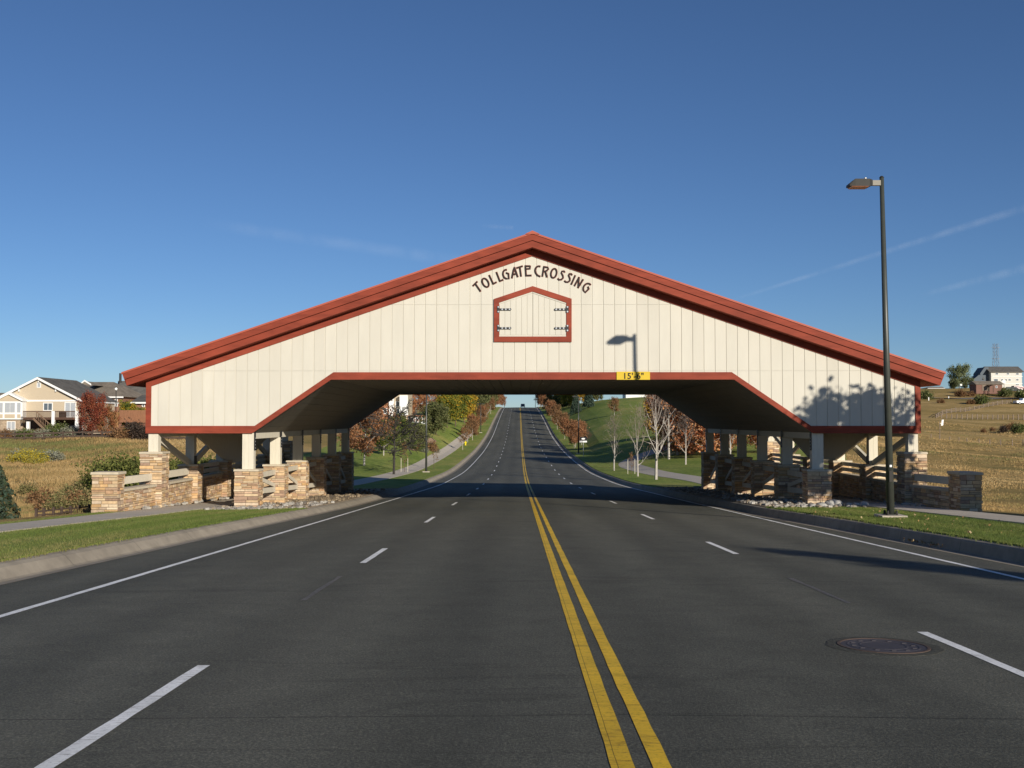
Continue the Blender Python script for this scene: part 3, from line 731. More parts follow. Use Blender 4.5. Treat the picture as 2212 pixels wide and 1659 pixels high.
for s in (-1, 1):
    xi = BX+s*10.36; xo = BX+s*13.82
    for k, y in enumerate(PS):
        # inner pier + post
        hw, hd = .41, .36
        b = MB(); stonewall(b, xi-hw, xi+hw, y-hd, y+hd, grd(xi, y), zi)
        p = b.build('stone_pier', [M['stone'], M['mortar']], bridge)
        p['label'] = f'{ORD[k]} inner stone pier on the {SIDE[s]} side of the road'
        c = MB(); capst(c, xi-hw, xi+hw, y-hd, y+hd, zi); c.build('cap', M['cap'], p)
        b = MB(); zt = zbot+.01 if k in (0, 5) else 1.03
        b.box(xi-.20, xi+.20, y-.16, y+.16, zi+.07, zt)
        for q in (-.203, .203):       # corner trim boards give the post its seams
            b.box(xi-.207 if q < 0 else xi+.012, xi-.012 if q < 0 else xi+.207, y-.167, y-.16, zi+.07, zt)
        po = b.build('post', M['creamtrim'], bridge)
        c = MB(); xx = xi-s*.20
        c.box(min(xx, xx-s*.02), max(xx, xx-s*.02), y-.10, y+.10, .62, zt+(.05 if k in (0, 5) else .40), 0)
        for q in range(4): c.tube((xx-s*.02, y, .70+.12*q), (xx-s*.035, y, .70+.12*q), .022, n=6, m=1)
        if 0 < k < 5: c.box(min(xx, xx-s*.14), max(xx, xx-s*.14), y-.12, y+.12, 1.52, 1.74, 0)
        c.build('bracket', [M['blackmetal'], M['chrome']], po)
        # outer pier + post
        ho = .38; ztop = .50 if k in (0, 5) else -.13
        b = MB(); stonewall(b, xo-ho, xo+ho, y-ho, y+ho, grd(xo, y), ztop)
        p = b.build('stone_pier', [M['stone'], M['mortar']], bridge)
        p['label'] = f'{ORD[k]} outer stone pier beyond the {SIDE[s]} sidewalk'
        c = MB(); capst(c, xo-ho, xo+ho, y-ho, y+ho, ztop); c.build('cap', M['cap'], p)
        b = MB(); b.box(xo-.17, xo+.17, y-.16, y+.16, ztop+.07, zbot+.01)
        for q in (0, 1): b.box(xo-.177 if q == 0 else xo+.01, xo-.01 if q == 0 else xo+.177, y-.166, y-.16, ztop+.07, zbot+.01)
        b.build('post', M['creamtrim'], bridge)
    # beam over the inner posts
    b = MB(); b.box(xi-.14, xi+.14, YB+.304, YE-.304, 1.035, 1.40); b.build('beam', M['creamtrim'], bridge)
    b = MB(); b.box(xo-.12, xo+.12, YB+.304, YE-.304, 1.10, zbot+.018); b.build('beam', M['creamtrim'], bridge)
    # braces of the outer row
    for y0, z0, y1, z1 in ((PS[0]+.16, 1.10, PS[1]-.17, -.02), (PS[1]+.17, -.02, PS[2]-.3, 1.10), (PS[3]+.3, 1.10, PS[4]-.17, -.02), (PS[4]+.17, -.02, PS[5]-.16, 1.10)):
        b = MB(); b.beam((xo, y0, z0), (xo, y1, z1), .12, .24); b.build('brace', M['creamtrim'], bridge)
    for q in (PS[1], PS[4]):
        b = MB(); b.box(xo-s*.18-.02, xo-s*.18+.02, q-.14, q+.14, -.05, .28); b.build('bracket', M['blackmetal'], bridge)
    # sided panel hanging between the outer posts
    b = MB(); xa = xo-s*.20; n = int((PS[4]-PS[1])/.203)
    def pb(y):
        if y < PS[2]: return 1.12 - (1.12-.02)*(y-PS[1]-.17)/(PS[2]-PS[1]-.17)
        if y > PS[3]: return 1.12 - (1.12-.02)*(PS[4]-.17-y)/(PS[4]-.17-PS[3])
        return .02
    y = PS[1]+.25
    while y < PS[4]-.40:
        e = y+.203; b.prismX([(y+.006, pb(y+.006)), (e-.006, pb(e-.006)), (e-.006, zbot), (y+.006, zbot)], xa-.03, xa+.03); y = e
    pn = b.build('side_panel', M['creamtrim'], bridge)
    c = MB()
    for p0, p1 in (((PS[1]+.2, 1.10), (PS[2], .0)), ((PS[2], .0), (PS[3], .0)), ((PS[3], .0), (PS[4]-.2, 1.10))):
        c.beam((xa, *p0), (xa, *p1), .09, .14)
    c.build('edge_trim', M['creamtrim'], pn)
    # low stone wall with rails along the outer row: a thing of its own
    wt = empty('stone_wall', (xo, 36.5, ground(xo, 36.5)), f'low ledgestone wall with cap, rails and end pillar beside the {SIDE[s]} sidewalk', 'wall', 'low stone walls beside the sidewalks')
    bays = [(PS[k]+.39, PS[k+1]-.39, k) for k in range(5)]
    for ya, yb, k in bays:
        b = MB(); stonewall(b, xo-.17, xo+.17, ya, yb, grd(xo, yb), -.68, 'LR', ch=(.075,.15))
        q = b.build('wall_section', [M['stone'], M['mortar']], wt)
        c = MB(); c.box(xo-.24, xo+.24, ya, yb, -.68, -.60); c.build('cap', M['cap'], q)
        if s < 0 and k == 0: rl = [(-.46, -.20)]
        else: rl = [(-.50, -.34), (-.26, -.10)]
        for z0, z1 in rl:
            c = MB(); c.box(xo-.045, xo+.045, ya-.02, yb+.02, z0, z1); c.build('rail', M['rail'], wt)
    # wing towards the camera with end pillar
    ex, ey, ew, ed = (BX-14.02, 34.80, .40, .30) if s < 0 else (BX+14.2, 34.95, .33, .46)
    b = MB(); stonewall(b, ex-ew, ex+ew, ey-ed, ey+ed, grd(ex, ey)-.1, -.06, ch=(.075,.15)); q = b.build('end_pillar', [M['stone'], M['mortar']], wt)
    c = MB(); capst(c, ex-ew, ex+ew, ey-ed, ey+ed, -.06, .06, .08); c.build('cap', M['cap'], q)
    p0 = Vector((ex, ey+ed+.01, 0)); p1 = Vector((xo, PS[0]-.39, 0)); d = p1-p0; L = d.length; ang = math.atan2(-d.x, d.y)
    b = MB(); stonewall(b, -.17, .17, 0, L, grd(ex, ey)-.25, -.68, 'LR', ch=(.075,.15))
    Rm = Matrix.Rotation(ang, 3, 'Z'); b.v = [tuple(Rm @ Vector(v_) + Vector((p0.x, p0.y, 0))) for v_ in b.v]
    q = b.build('wall_section', [M['stone'], M['mortar']], wt)
    c = MB(); c.box(-.24, .24, 0, L, -.68, -.60); c.v = [tuple(Rm @ Vector(v_) + Vector((p0.x, p0.y, 0))) for v_ in c.v]; c.build('cap', M['cap'], q)
    c = MB(); c.box(-.05, .05, -.02, L+.02, -.46, -.21); c.v = [tuple(Rm @ Vector(v_) + Vector((p0.x, p0.y, 0))) for v_ in c.v]; c.build('rail', M['rail'], wt)
    # crossbuck panels between the inner piers
    for k in range(5):
        ya, yb = PS[k]+.40, PS[k+1]-.40; zg = zr((ya+yb)/2)+.22; zt = -.20
        t = empty('fence_panel', (xi, ya, zr(ya)+.15), f'cream braced fence panel between the {ORD[k]} and {ORD[k+1]} inner piers on the {SIDE[s]} side', 'fence panel', 'braced fence panels between the inner piers')
        xp = xi-s*.05
        for y in (ya+.06, ya+1.12):
            b = MB(); b.box(xp-.06, xp+.06, y-.06, y+.06, zr(y)+.0, zt+.04); b.build('stile', M['creamtrim'], t)
        h = .20
        for z in (zt-h-.06, zr(ya)+.50):
            b = MB(); dz = 0 if z > -.5 else zr(yb)-zr(ya)
            b.hexa([(xp-.03,ya+.0,z),(xp+.03,ya+.0,z),(xp+.03,yb-.0,z+dz),(xp-.03,yb-.0,z+dz),(xp-.03,ya+.0,z+h),(xp+.03,ya+.0,z+h),(xp+.03,yb-.0,z+h+dz),(xp-.03,yb-.0,z+h+dz)])
            b.build('rail', M['rail'], t)
        b = MB(); b.beam((xp, ya+1.18, zt-h-.12), (xp, yb-.02, zr(yb)+.76), .05, .15); b.build('diagonal', M['rail'], t)
# clearance sign hung on the trim
t = empty('clearance_sign', (UX(1368, YB), YB-.05, VZ(820, YB)), 'small yellow height sign on the red trim over the right lane', 'sign')
b = MB(); x0, x1 = UX(1332, YB), UX(1404, YB); z0, z1 = VZ(820.5, YB), VZ(803, YB)
b.box(x0, x1, YB-.075, YB-.036, z0, z1); b.build('sign_board', M['signyellow'], t)
cu = bpy.data.curves.new('clearance_text', 'FONT'); cu.body = "15'-6\""; cu.size = .30; cu.extrude = .003; cu.align_x = 'CENTER'; cu.offset = .006; cu.space_character = 1.08
to = bpy.data.objects.new('tmp', cu); COL.objects.link(to); bpy.context.view_layer.update()
me = bpy.data.meshes.new_from_object(to); bpy.data.objects.remove(to); me.name = 'clearance_text'; me.materials.clear(); me.materials.append(M['black'])
o = obj('clearance_text', me, t); o.rotation_euler = (R(90), 0, 0); o.location = ((x0+x1)/2-t.location.x, -.029, z0-t.location.z+.035)
# ------------------------------------------------------------------ street lamp in front of the bridge
YL = 28.9
def lamp_near():
    u0, u1 = 1924, 1904.5
    p0 = W(u0, 1116, YL); zg = ground(p0.x, YL)+.035; pt = W(u1, 383, YL)
    t = empty('street_lamp', (p0.x, YL, zg), 'tall dark street lamp on a concrete pad in front of the bridge', 'street lamp')
    zb = p0.z+.08
    b = MB(); b.tube((p0.x, YL, zb), (pt.x, YL, pt.z), .105, .058, n=18); b.build('pole', M['pole'], t, smooth=True)
    b = MB(); b.prismZ([(p0.x+.34*x, YL+.34*y) for x, y in ((-1,-1),(1,-1),(1,1),(-1,1))], zg-.25, zb-.03); b.build('concrete_pad', M['walk'], t)
    b = MB(); b.box(p0.x-.15, p0.x+.15, YL-.15, YL+.15, zb-.029, zb+.0)
    for q in range(4):
        a = R(45+90*q); b.tube((p0.x+.17*math.cos(a), YL+.17*math.sin(a), zb-.03), (p0.x+.17*math.cos(a), YL+.17*math.sin(a), zb+.09), .042, .03, n=8)
    b.build('base_plate', M['darkmetal'], t)
    b = MB(); fx = lambda z: p0.x+(pt.x-p0.x)*(z-zb)/(pt.z-zb)
    z = zb+1.15; b.box(fx(z)-.045, fx(z)+.045, YL-.115, YL-.098, z-.28, z+.02); b.build('hand_hole', M['darkmetal'], t)
    b = MB(); z = zb+1.30; b.box(fx(z)-.03, fx(z)+.03, YL-.112, YL-.098, z-.03, z+.03); b.build('tag_plate', M['chrome'], t)
    b = MB(); b.tube((pt.x, YL, pt.z-.01), (pt.x, YL, pt.z+.035), .068, .03, n=14); b.build('pole_cap', M['darkmetal'], t)
    hz = pt.z-.18
    b = MB(); b.box(pt.x-.30, pt.x-.04, YL-.05, YL+.05, hz-.05, hz+.09); b.build('arm', simple('beige arm casting', (.26,.24,.20), .6, .05, 3), t)
    # head: sloped shoebox
    xa, xb = pt.x-.28, pt.x-.93; yy = .20
    b = MB()
    sec = [(xa, -.05, .09, .11), (xa-.10, -.10, .11, .17), (xb+.16, -.10, .11, .17), (xb, -.085, -.02, .16)]
    vs = []
    for x, zl_, zh, hw in sec: vs += [(x, YL-hw, hz+zl_), (x, YL+hw, hz+zl_), (x, YL+hw*.93, hz+zh), (x, YL-hw*.93, hz+zh)]
    fs = [(3,2,1,0)]
    for k in range(3):
        for j in range(4): fs.append((4*k+j, 4*k+(j+1)%4, 4*k+4+(j+1)%4, 4*k+4+j))
    fs.append((12,13,14,15)); b.add(vs, fs); hd = b.build('lamp_head', M['darkmetal'], t)
    b = MB(); b.hexa([(xb+.07, YL-.16, hz-.120), (xa-.14, YL-.16, hz-.120), (xa-.14, YL+.16, hz-.120), (xb+.07, YL+.16, hz-.120), (xb+.05, YL-.18, hz-.095), (xa-.12, YL-.18, hz-.095), (xa-.12, YL+.18, hz-.095), (xb+.05, YL+.18, hz-.095)])
    b.build('lens', M['lens'], hd)
    b = MB(); b.tube((pt.x-.45, YL, hz+.10), (pt.x-.45, YL, hz+.17), .035, n=10); b.build('photocell', M['signgrey'], hd)
    for ch in t.children_recursive: pass
lamp_near()
# ------------------------------------------------------------------ manhole
mc = W(1908, 1395, 9.93); mx_, my_ = mc.x, 9.93
t = empty('manhole_cover', (mx_, my_, zroad(mx_, my_)), 'round rusty iron manhole cover sunk in the right lane', 'manhole cover')
zc = zroad(mx_, my_)
def ringv(r, z, n=40, w=0, rr=random.Random(3)): return [(mx_+(r+rr.uniform(-w, w))*math.cos(2*math.pi*i/n), my_+(r+rr.uniform(-w, w))*math.sin(2*math.pi*i/n), z(mx_+r*math.cos(2*math.pi*i/n), my_+r*math.sin(2*math.pi*i/n))) for i in range(n)]
def ringf(k, n=40): return [(j*n+i, j*n+(i+1)%n, (j+1)*n+(i+1)%n, (j+1)*n+i) for j in range(k-1) for i in range(n)]
zz = lambda dz: (lambda x, y: zroad(x, y)+dz)
b = MB(); b.add(ringv(.53, zz(-.004), w=.03)+ringv(.515, zz(.004), w=.02)+ringv(.45, zz(.007), w=.012)+ringv(.418, zz(.005)), ringf(4))
m_, t_, b_ = newmat('patched asphalt collar', .9); n1 = noise(t_, 22, 5, .8); r1 = ramp(t_, n1.outputs[0], [(.32, (.035,.034,.028)), (.65, (.085,.084,.068))]); t_.links.new(r1.outputs[0], b_.inputs['Base Color']); bump(t_, b_, n1.outputs[0], .02, .8)
b.build('asphalt_collar', m_, t)
b = MB(); b.add(ringv(.415, zz(.002))+ringv(.413, zz(.010))+ringv(.385, zz(.010))+ringv(.383, zz(.003)), ringf(4)); b.build('rim', M['rust'], t)
b = MB(); v_ = ringv(.382, zz(.006)); b.add(v_, [tuple(range(40))]); 
for rr_ in (.33, .22):
    b.add(ringv(rr_, zz(.006))+ringv(rr_-.004, zz(.009))+ringv(rr_-.016, zz(.009))+ringv(rr_-.02, zz(.006)), ringf(4))
for a in range(0, 360, 30):
    for q in (.275,):
        x, y = mx_+q*math.cos(R(a)), my_+q*math.sin(R(a)); b.box(x-.02, x+.02, y-.012, y+.012, zroad(x, y)+.004, zroad(x, y)+.012)
b.build('cover', M['iron'], t)
# ================================================================== vegetation
def lerp(a, b, t): return a+(b-a)*t
def leafcols(rnd, pal, n):
    P = np.array(pal); idx = rnd.integers(0, len(P), n); k = rnd.uniform(.7, 1.3, n)[:, None]
    return np.clip(P[idx]*k, 0, .9)
def leafquads(rnd, C, size, flat=0.0):
    n = len(C); a = rnd.normal(size=(n, 3)); a /= np.linalg.norm(a, axis=1)[:, None]
    b_ = rnd.normal(size=(n, 3)); b_ -= (b_*a).sum(1)[:, None]*a; b_ /= np.linalg.norm(b_, axis=1)[:, None]
    s = (size*rnd.uniform(.6, 1.35, n))[:, None]
    return np.stack([C-a*s*.5-b_*s*.32, C+a*s*.5-b_*s*.32, C+a*s*.5+b_*s*.32, C-a*s*.5+b_*s*.32], 1).reshape(-1, 3)
def branches(rnd, h, th, r0, nl, up, spread, levels, lean=0.02, top=1.0):
    """list of (p0,p1,r0,r1) segments and list of twig points"""
    segs, tips = [], []
    p = np.array([0., 0., 0.]); d = np.array([0., 0., 1.]); n = 9; pts = [p]
    for i in range(n):
        d = d+rnd.normal(size=3)*lean; d /= np.linalg.norm(d); p = p+d*h*top/n; pts.append(p)
    rad = [r0*(1-.92*i/n) for i in range(n+1)]
    for i in range(n): segs.append((pts[i], pts[i+1], rad[i], rad[i+1]))
    def limb(p, d, L, r, lev):
        k = 3 if lev > 1 else 2; q = p
        for i in range(k):
            d = d + rnd.normal(size=3)*.13 + np.array([0, 0, up*.16]); d = d/np.linalg.norm(d)
            q2 = q+d*L/k; segs.append((q, q2, r*(1-i/k*.7), r*(1-(i+1)/k*.7))); 
            if lev > 0:
                for _ in range(2):
                    sd = d+rnd.normal(size=3)*.62; sd /= np.linalg.norm(sd)
                    limb(q2, sd, L*rnd.uniform(.38, .6), r*.5*(1-i/k*.5), lev-1)
            q = q2
        tips.append(q)
    for i in range(nl):
        t = th/h + (1-th/h)*((i+.3)/nl)**.9*.93; f = t*n*1.0; j = min(int(f), n-1)
        q = pts[j]+(pts[j+1]-pts[j])*(f-j); az = i*2.4+rnd.uniform(-.4, .4)
        rel = (t-th/h)/(1-th/h); L = spread*(math.sin(math.pi*(.18+.72*rel))*.9+.15)
        el = lerp(up*.7, up*1.5, rel)+rnd.uniform(-.12, .12)
        dd = np.array([math.cos(az)*math.cos(el), math.sin(az)*math.cos(el), math.sin(el)])
        limb(q, dd, L*rnd.uniform(.8, 1.15), max(.012, r0*(1-t)*.55), levels)
    tips.append(pts[-1])
    return segs, tips
def tubes(segs, thresh=0.0, minr=.006):
    V = []
    for p0, p1, a, c in segs:
        a, c = max(a, minr), max(c, minr)
        d = p1-p0; l = np.linalg.norm(d)
        if l < 1e-5: continue
        d = d/l; u = np.cross(d, [0, 0, 1.] if abs(d[2]) < .9 else [1., 0, 0]); u /= np.linalg.norm(u); w_ = np.cross(d, u)
        n = 6 if a > .03 else 3
        R0 = [p0+(u*math.cos(2*math.pi*i/n)+w_*math.sin(2*math.pi*i/n))*a for i in range(n)]
        R1 = [p1+(u*math.cos(2*math.pi*i/n)+w_*math.sin(2*math.pi*i/n))*c for i in range(n)]
        for i in range(n): V += [R0[i], R0[(i+1) % n], R1[(i+1) % n], R1[i]]
    return np.array(V)
def tree_proto(name, seed, h, th, r0, nl, up, spread, levels, pal, nleaf, lsize, bark='bark', clump=.45, fill=.35, minr=.006, top=.95, label='', cat='tree'):
    rnd = np.random.default_rng(seed)
    segs, tips = branches(rnd, h, th, r0, nl, up, spread, levels, top=top)
    root = bpy.data.objects.new(name, None); COL.objects.link(root)
    if nleaf: obj('trunk', npmesh('trunk', tubes(segs, minr=minr), 4, M[bark]), root)
    else:
        obj('trunk', npmesh('trunk', tubes([q for q in segs if q[2] > .016], minr=minr), 4, M[bark]), root)
        obj('twigs', npmesh('twigs', tubes([q for q in segs if q[2] <= .016], minr=minr), 4, M['twig'] if bark == 'whitebark' else M[bark]), root)
    if nleaf:
        T = np.array(tips); S = np.array([(a+b_)/2 for a, b_, _, r_ in segs if a[2] > th*.95])
        k = int(nleaf*(1-fill)); base = T[rnd.integers(0, len(T), k)]
        # every clump has its own density so that holes stay open
        wgt = rnd.random(len(T))**1.6; wgt /= wgt.sum(); base = T[rnd.choice(len(T), k, p=wgt)]
        c = base+rnd.normal(size=(k, 3))*clump*.5
        b2 = S[rnd.integers(0, len(S), nleaf-k)]+rnd.normal(size=(nleaf-k, 3))*clump*.45
        C = np.concatenate([c, b2]); C = C[C[:, 2] > th*.8]
        # palette: groups of neighbours share a tone
        P = np.array(pal); cell = (np.floor(C*1.3).astype(int) @ np.array([73, 197, 411])) % 97
        idx = (cell*7 + rnd.integers(0, 2, len(C))) % len(P); cols = P[idx]*rnd.uniform(.72, 1.3, len(C))[:, None]
        lm = npmesh('crown', leafquads(rnd, C, lsize), 4, M['leaf'], np.clip(cols, 0, .9)); obj('crown', lm, root)
    return root
def conifer_proto(name, seed, h, r, pal, nleaf, lsize, bare=.06):
    rnd = np.random.default_rng(seed); root = bpy.data.objects.new(name, None); COL.objects.link(root)
    b = MB(); b.tube((0, 0, 0), (0, 0, h*.97), r*.09, .02, 8); b.build('trunk', M['bark'], root)
    t = rnd.random(nleaf)**.75; layers = int(h*2.6); z = h*(bare+(1-bare)*(1-t)); lay = np.floor(z/h*layers)/layers
    frac = (z/h*layers) % 1; rr = r*(1-z/h)*(1.08-.35*frac)+.05
    az = rnd.random(nleaf)*6.283; lob = 1+.16*np.sin(az*7+lay*40)+.12*np.sin(az*3+lay*17)
    rad = rr*lob*np.sqrt(rnd.uniform(.25, 1, nleaf)); C = np.stack([rad*np.cos(az), rad*np.sin(az), z-.12*rad+h*.02], 1)
    lm = npmesh('crown', leafquads(rnd, C, lsize), 4, M['leaf'], leafcols(rnd, pal, nleaf)); obj('crown', lm, root)
    return root
def bush_proto(name, seed, r, h, pal, nleaf, lsize, stems=14):
    rnd = np.random.default_rng(seed); root = bpy.data.objects.new(name, None); COL.objects.link(root)
    segs = []; tips = []
    for i in range(stems):
        az = rnd.random()*6.28; e = rnd.uniform(.5, 1.4); d = np.array([math.cos(az)*math.cos(e)*r*1.1, math.sin(az)*math.cos(e)*r*1.1, math.sin(e)*h])*rnd.uniform(.6, 1.0)
        m_ = d*.5+rnd.normal(size=3)*.06; segs += [(np.zeros(3), m_, .022, .014), (m_, d, .014, .006)]; tips += [d, m_, d*.8]
        for _ in range(3):
            q = m_+(d-m_)*rnd.random()+rnd.normal(size=3)*np.array([r, r, h])*.16; q[2] = abs(q[2]); segs.append((m_, q, .01, .005)); tips.append(q)
    obj('stems', npmesh('stems', tubes(segs), 4, M['bark']), root)
    T = np.array(tips); C = T[rnd.integers(0, len(T), nleaf)]+rnd.normal(size=(nleaf, 3))*np.array([r, r, h])*.16; C[:, 2] = np.abs(C[:, 2])
    P = np.array(pal); cell = (np.floor(C*4).astype(int) @ np.array([73, 197, 411])) % 97
    cols = P[(cell*5+rnd.integers(0, 2, nleaf)) % len(P)]*rnd.uniform(.7, 1.3, nleaf)[:, None]
    obj('foliage', npmesh('foliage', leafquads(rnd, C, lsize), 4, M['leaf'], np.clip(cols, 0, .9)), root)
    return root
used = set(); trnd = random.Random(77)
def place(proto, X, Y, label, cat, group=None, s=1.0, sz=None, rz=None, dz=0, z=None):
    o = proto if proto.name not in used else copy_tree(proto)
    used.add(proto.name)
    o.location = (X, Y, (ground(X, Y) if z is None else z)-.05*s+dz); o.rotation_euler = (0, 0, trnd.uniform(0, 6.28) if rz is None else rz)
    o.scale = (s, s, sz or s)
    for k in ('group',):
        if k in o: del o[k]
    tag(o, label, cat, group); return o
RED = [(.20,.045,.028),(.27,.065,.03),(.34,.10,.045),(.15,.04,.03),(.30,.11,.06),(.24,.055,.03)]
RUST = [(.34,.16,.075),(.27,.13,.06),(.38,.20,.10),(.22,.12,.055),(.34,.13,.055)]
BROWN = [(.27,.15,.07),(.22,.12,.055),(.33,.18,.07),(.18,.13,.05),(.30,.13,.05)]
GREEN = [(.09,.13,.025),(.13,.17,.035),(.07,.10,.025),(.16,.18,.04),(.10,.12,.03)]
YGRN = [(.20,.21,.035),(.30,.27,.03),(.14,.17,.03),(.11,.14,.025),(.36,.29,.03)]
GOLD = [(.50,.30,.025),(.42,.24,.025),(.55,.36,.04),(.34,.22,.03)]
OLIVE = [(.12,.14,.05),(.17,.17,.07),(.09,.115,.04),(.21,.20,.09)]
SPRUCE = [(.05,.085,.055),(.07,.10,.07),(.035,.06,.04),(.08,.12,.085)]
SAGE = [(.24,.24,.17),(.30,.30,.22),(.20,.21,.13),(.34,.33,.24)]
RABBIT = [(.50,.38,.03),(.30,.29,.10),(.24,.26,.13),(.42,.34,.04),(.28,.29,.18)]
DARKB = [(.06,.045,.035),(.09,.06,.045),(.13,.09,.07),(.05,.05,.03)]
A_maple = tree_proto('maple_tree', 1, 5.6, 1.3, .11, 17, .55, 2.1, 2, RUST+RED[2:4], 9000, .16, 'whitebark', .55)
A_red = tree_proto('red_maple_tree', 2, 5.6, .5, .10, 22, .45, 2.6, 2, RED, 13000, .17, 'bark', .55)
A_big = tree_proto('autumn_tree', 3, 7.5, 1.4, .14, 20, .5, 3.0, 2, [(.46,.22,.10),(.38,.17,.08),(.52,.27,.13),(.34,.13,.06),(.44,.16,.07),(.56,.30,.14)], 12000, .17, 'whitebark', .5)
A_grn = tree_proto('green_tree', 4, 6.0, 1.3, .12, 18, .5, 2.3, 2, GREEN+YGRN[:1], 10000, .20, 'whitebark', .6)
A_yg = tree_proto('yellow_green_tree', 5, 6.5, 1.3, .12, 18, .5, 2.6, 2, YGRN+GREEN[:2]+GOLD[:1], 11000, .22, 'bark', .65)
A_gold = tree_proto('golden_tree', 6, 6.5, 1.2, .12, 18, .5, 2.4, 2, GOLD, 10000, .22, 'bark', .6)
A_sap = tree_proto('young_street_tree', 7, 4.0, 1.35, .055, 14, .8, .85, 1, BROWN, 1300, .12, 'whitebark', .32)
A_sapo = tree_proto('young_olive_tree', 88, 4.4, 1.1, .06, 16, .6, 1.25, 1, BROWN[:4]+[(.15,.15,.05),(.12,.13,.045),(.20,.17,.06)], 3000, .15, 'whitebark', .42)
A_thin = tree_proto('thin_sapling', 89, 4.0, 1.3, .04, 12, .9, .8, 1, BROWN[:3], 260, .12, 'bark', .3, minr=.008)
A_sapr = tree_proto('young_orange_tree', 8, 4.6, 1.1, .06, 16, .6, 1.35, 1, RUST+BROWN[:2], 4200, .15, 'whitebark', .45)
A_asp = tree_proto('bare_pale_tree', 9, 5.0, 1.15, .085, 12, 1.15, 2.0, 2, None, 0, 0, 'whitebark', minr=.0055)
A_asp3 = tree_proto('bare_tree', 29, 5.2, 1.0, .09, 11, 1.05, 2.4, 2, None, 0, 0, 'whitebark', minr=.0055)
A_asp2 = tree_proto('bare_pale_tree', 19, 6.9, 1.5, .13, 15, .95, 2.7, 2, None, 0, 0, 'whitebark', minr=.006)
A_dark = tree_proto('bare_dark_tree', 10, 6.0, 1.7, .13, 24, .35, 2.4, 2, None, 0, 0, 'darkbark', minr=.024)
A_con = conifer_proto('spruce_tree', 11, 6.5, 1.9, SPRUCE, 6500, .24)
A_pine = tree_proto('dark_green_tree', 12, 6.5, .9, .13, 20, .5, 2.2, 2, OLIVE+GREEN[:3], 12000, .24, 'bark', .6)
B_green = bush_proto('green_bush', 21, 1.1, 1.1, OLIVE+GREEN[:2], 2600, .11)
B_sage = bush_proto('grey_sage_bush', 22, 1.0, .8, SAGE+RABBIT[2:3], 2200, .085)
B_rabbit = bush_proto('yellow_rabbitbrush', 23, 1.2, .9, RABBIT, 3200, .085)
B_brown = bush_proto('brown_bush', 24, 1.0, 1.0, BROWN[:3]+DARKB[:2], 1800, .10)
B_olive = bush_proto('olive_weed_bush', 26, 1.1, .9, [(.20,.19,.07),(.26,.22,.09),(.16,.16,.06),(.30,.22,.10)], 2400, .09)
B_tall = bush_proto('tall_green_bush', 27, 2.3, 2.1, [(.17,.18,.045),(.12,.14,.035),(.22,.21,.055),(.30,.25,.05),(.15,.15,.05)], 9000, .12, 30)
B_dark = bush_proto('dark_leaf_bush', 25, 1.2, 1.5, DARKB+SAGE[:1], 2600, .12)
def XU(u, Y): return (u-VPX)*Y/F
# through the arch, left
def P2(proto, u, Y, *a, **k): return place(proto, XU(u, Y), Y, *a, **k)
P2(A_maple, 787, 108, 'rusty red maple with white wrapped trunk nearest the far left pier', 'tree', s=1.02)
P2(A_dark, 851, 97, 'leafless dark tree beside the left sidewalk just past the bridge', 'tree')
P2(A_grn, 829, 128, 'small green tree with white trunk left of the dark bare tree', 'tree', s=.60)
P2(A_grn, 862, 150, 'green tree with white trunk behind the dark bare tree', 'tree', s=.58)
P2(A_pine, 905, 152, 'low dark green tree left of the far lamp pole', 'tree', s=.45)
P2(A_pine, 942, 192, 'dense dark green tree just right of the far lamp pole', 'tree', s=.80)
P2(A_yg, 966, 226, 'green and yellow tree with pale trunk above the curving walk', 'tree', s=.95)
P2(A_yg, 984, 240, 'taller yellow green tree next to the golden tree', 'tree', s=1.15)
P2(A_gold, 1003, 262, 'bright golden tree on the left bank', 'tree', s=1.15)
P2(A_big, 900, 236, 'rust brown tree beside the pale house on the bank', 'tree', s=1.0)
P2(A_big, 942, 258, 'reddish brown tree behind the yellow green trees', 'tree', s=1.0)
for i, (u, Y, s) in enumerate(((1022, 320, 1.2), (1035, 345, 1.25), (1046, 372, 1.2), (1056, 398, 1.1))):
    P2(A_pine, u, Y, ['dark green tree right behind the golden tree', 'dark green tree second beyond the golden tree', 'dark green tree third beyond the golden tree', 'dark green tree nearest the crest on the left'][i], 'tree', 'dark trees climbing the left bank', s=s)
OL = ['first', 'second', 'third', 'fourth', 'fifth', 'sixth', 'seventh', 'eighth', 'ninth', 'tenth', 'eleventh', 'twelfth', 'thirteenth', 'fourteenth', 'fifteenth']
for i, Y in enumerate((178, 206, 216, 226, 236, 249, 262, 283, 305, 330, 356, 384, 412)):
    place((A_sap, A_sap, A_sapo, A_sapr)[i % 4], LC(Y)-1.9-(i % 2)*.5, Y, f'{OL[i]} young brown tree of the left roadside row counted from the bridge', 'tree', 'young trees along the left walk', s=.85+.02*i+trnd.uniform(-.06, .1))
for i, (u, Y, s) in enumerate(((1064, 425, 1.0), (1073, 436, 1.0), (1080, 450, .9), (1086, 462, .8))):
    P2(A_sapr, u, Y, f'{OL[i]} orange brown tree at the crest left of the road', 'tree', 'orange brown trees at the left crest', s=s*1.35)
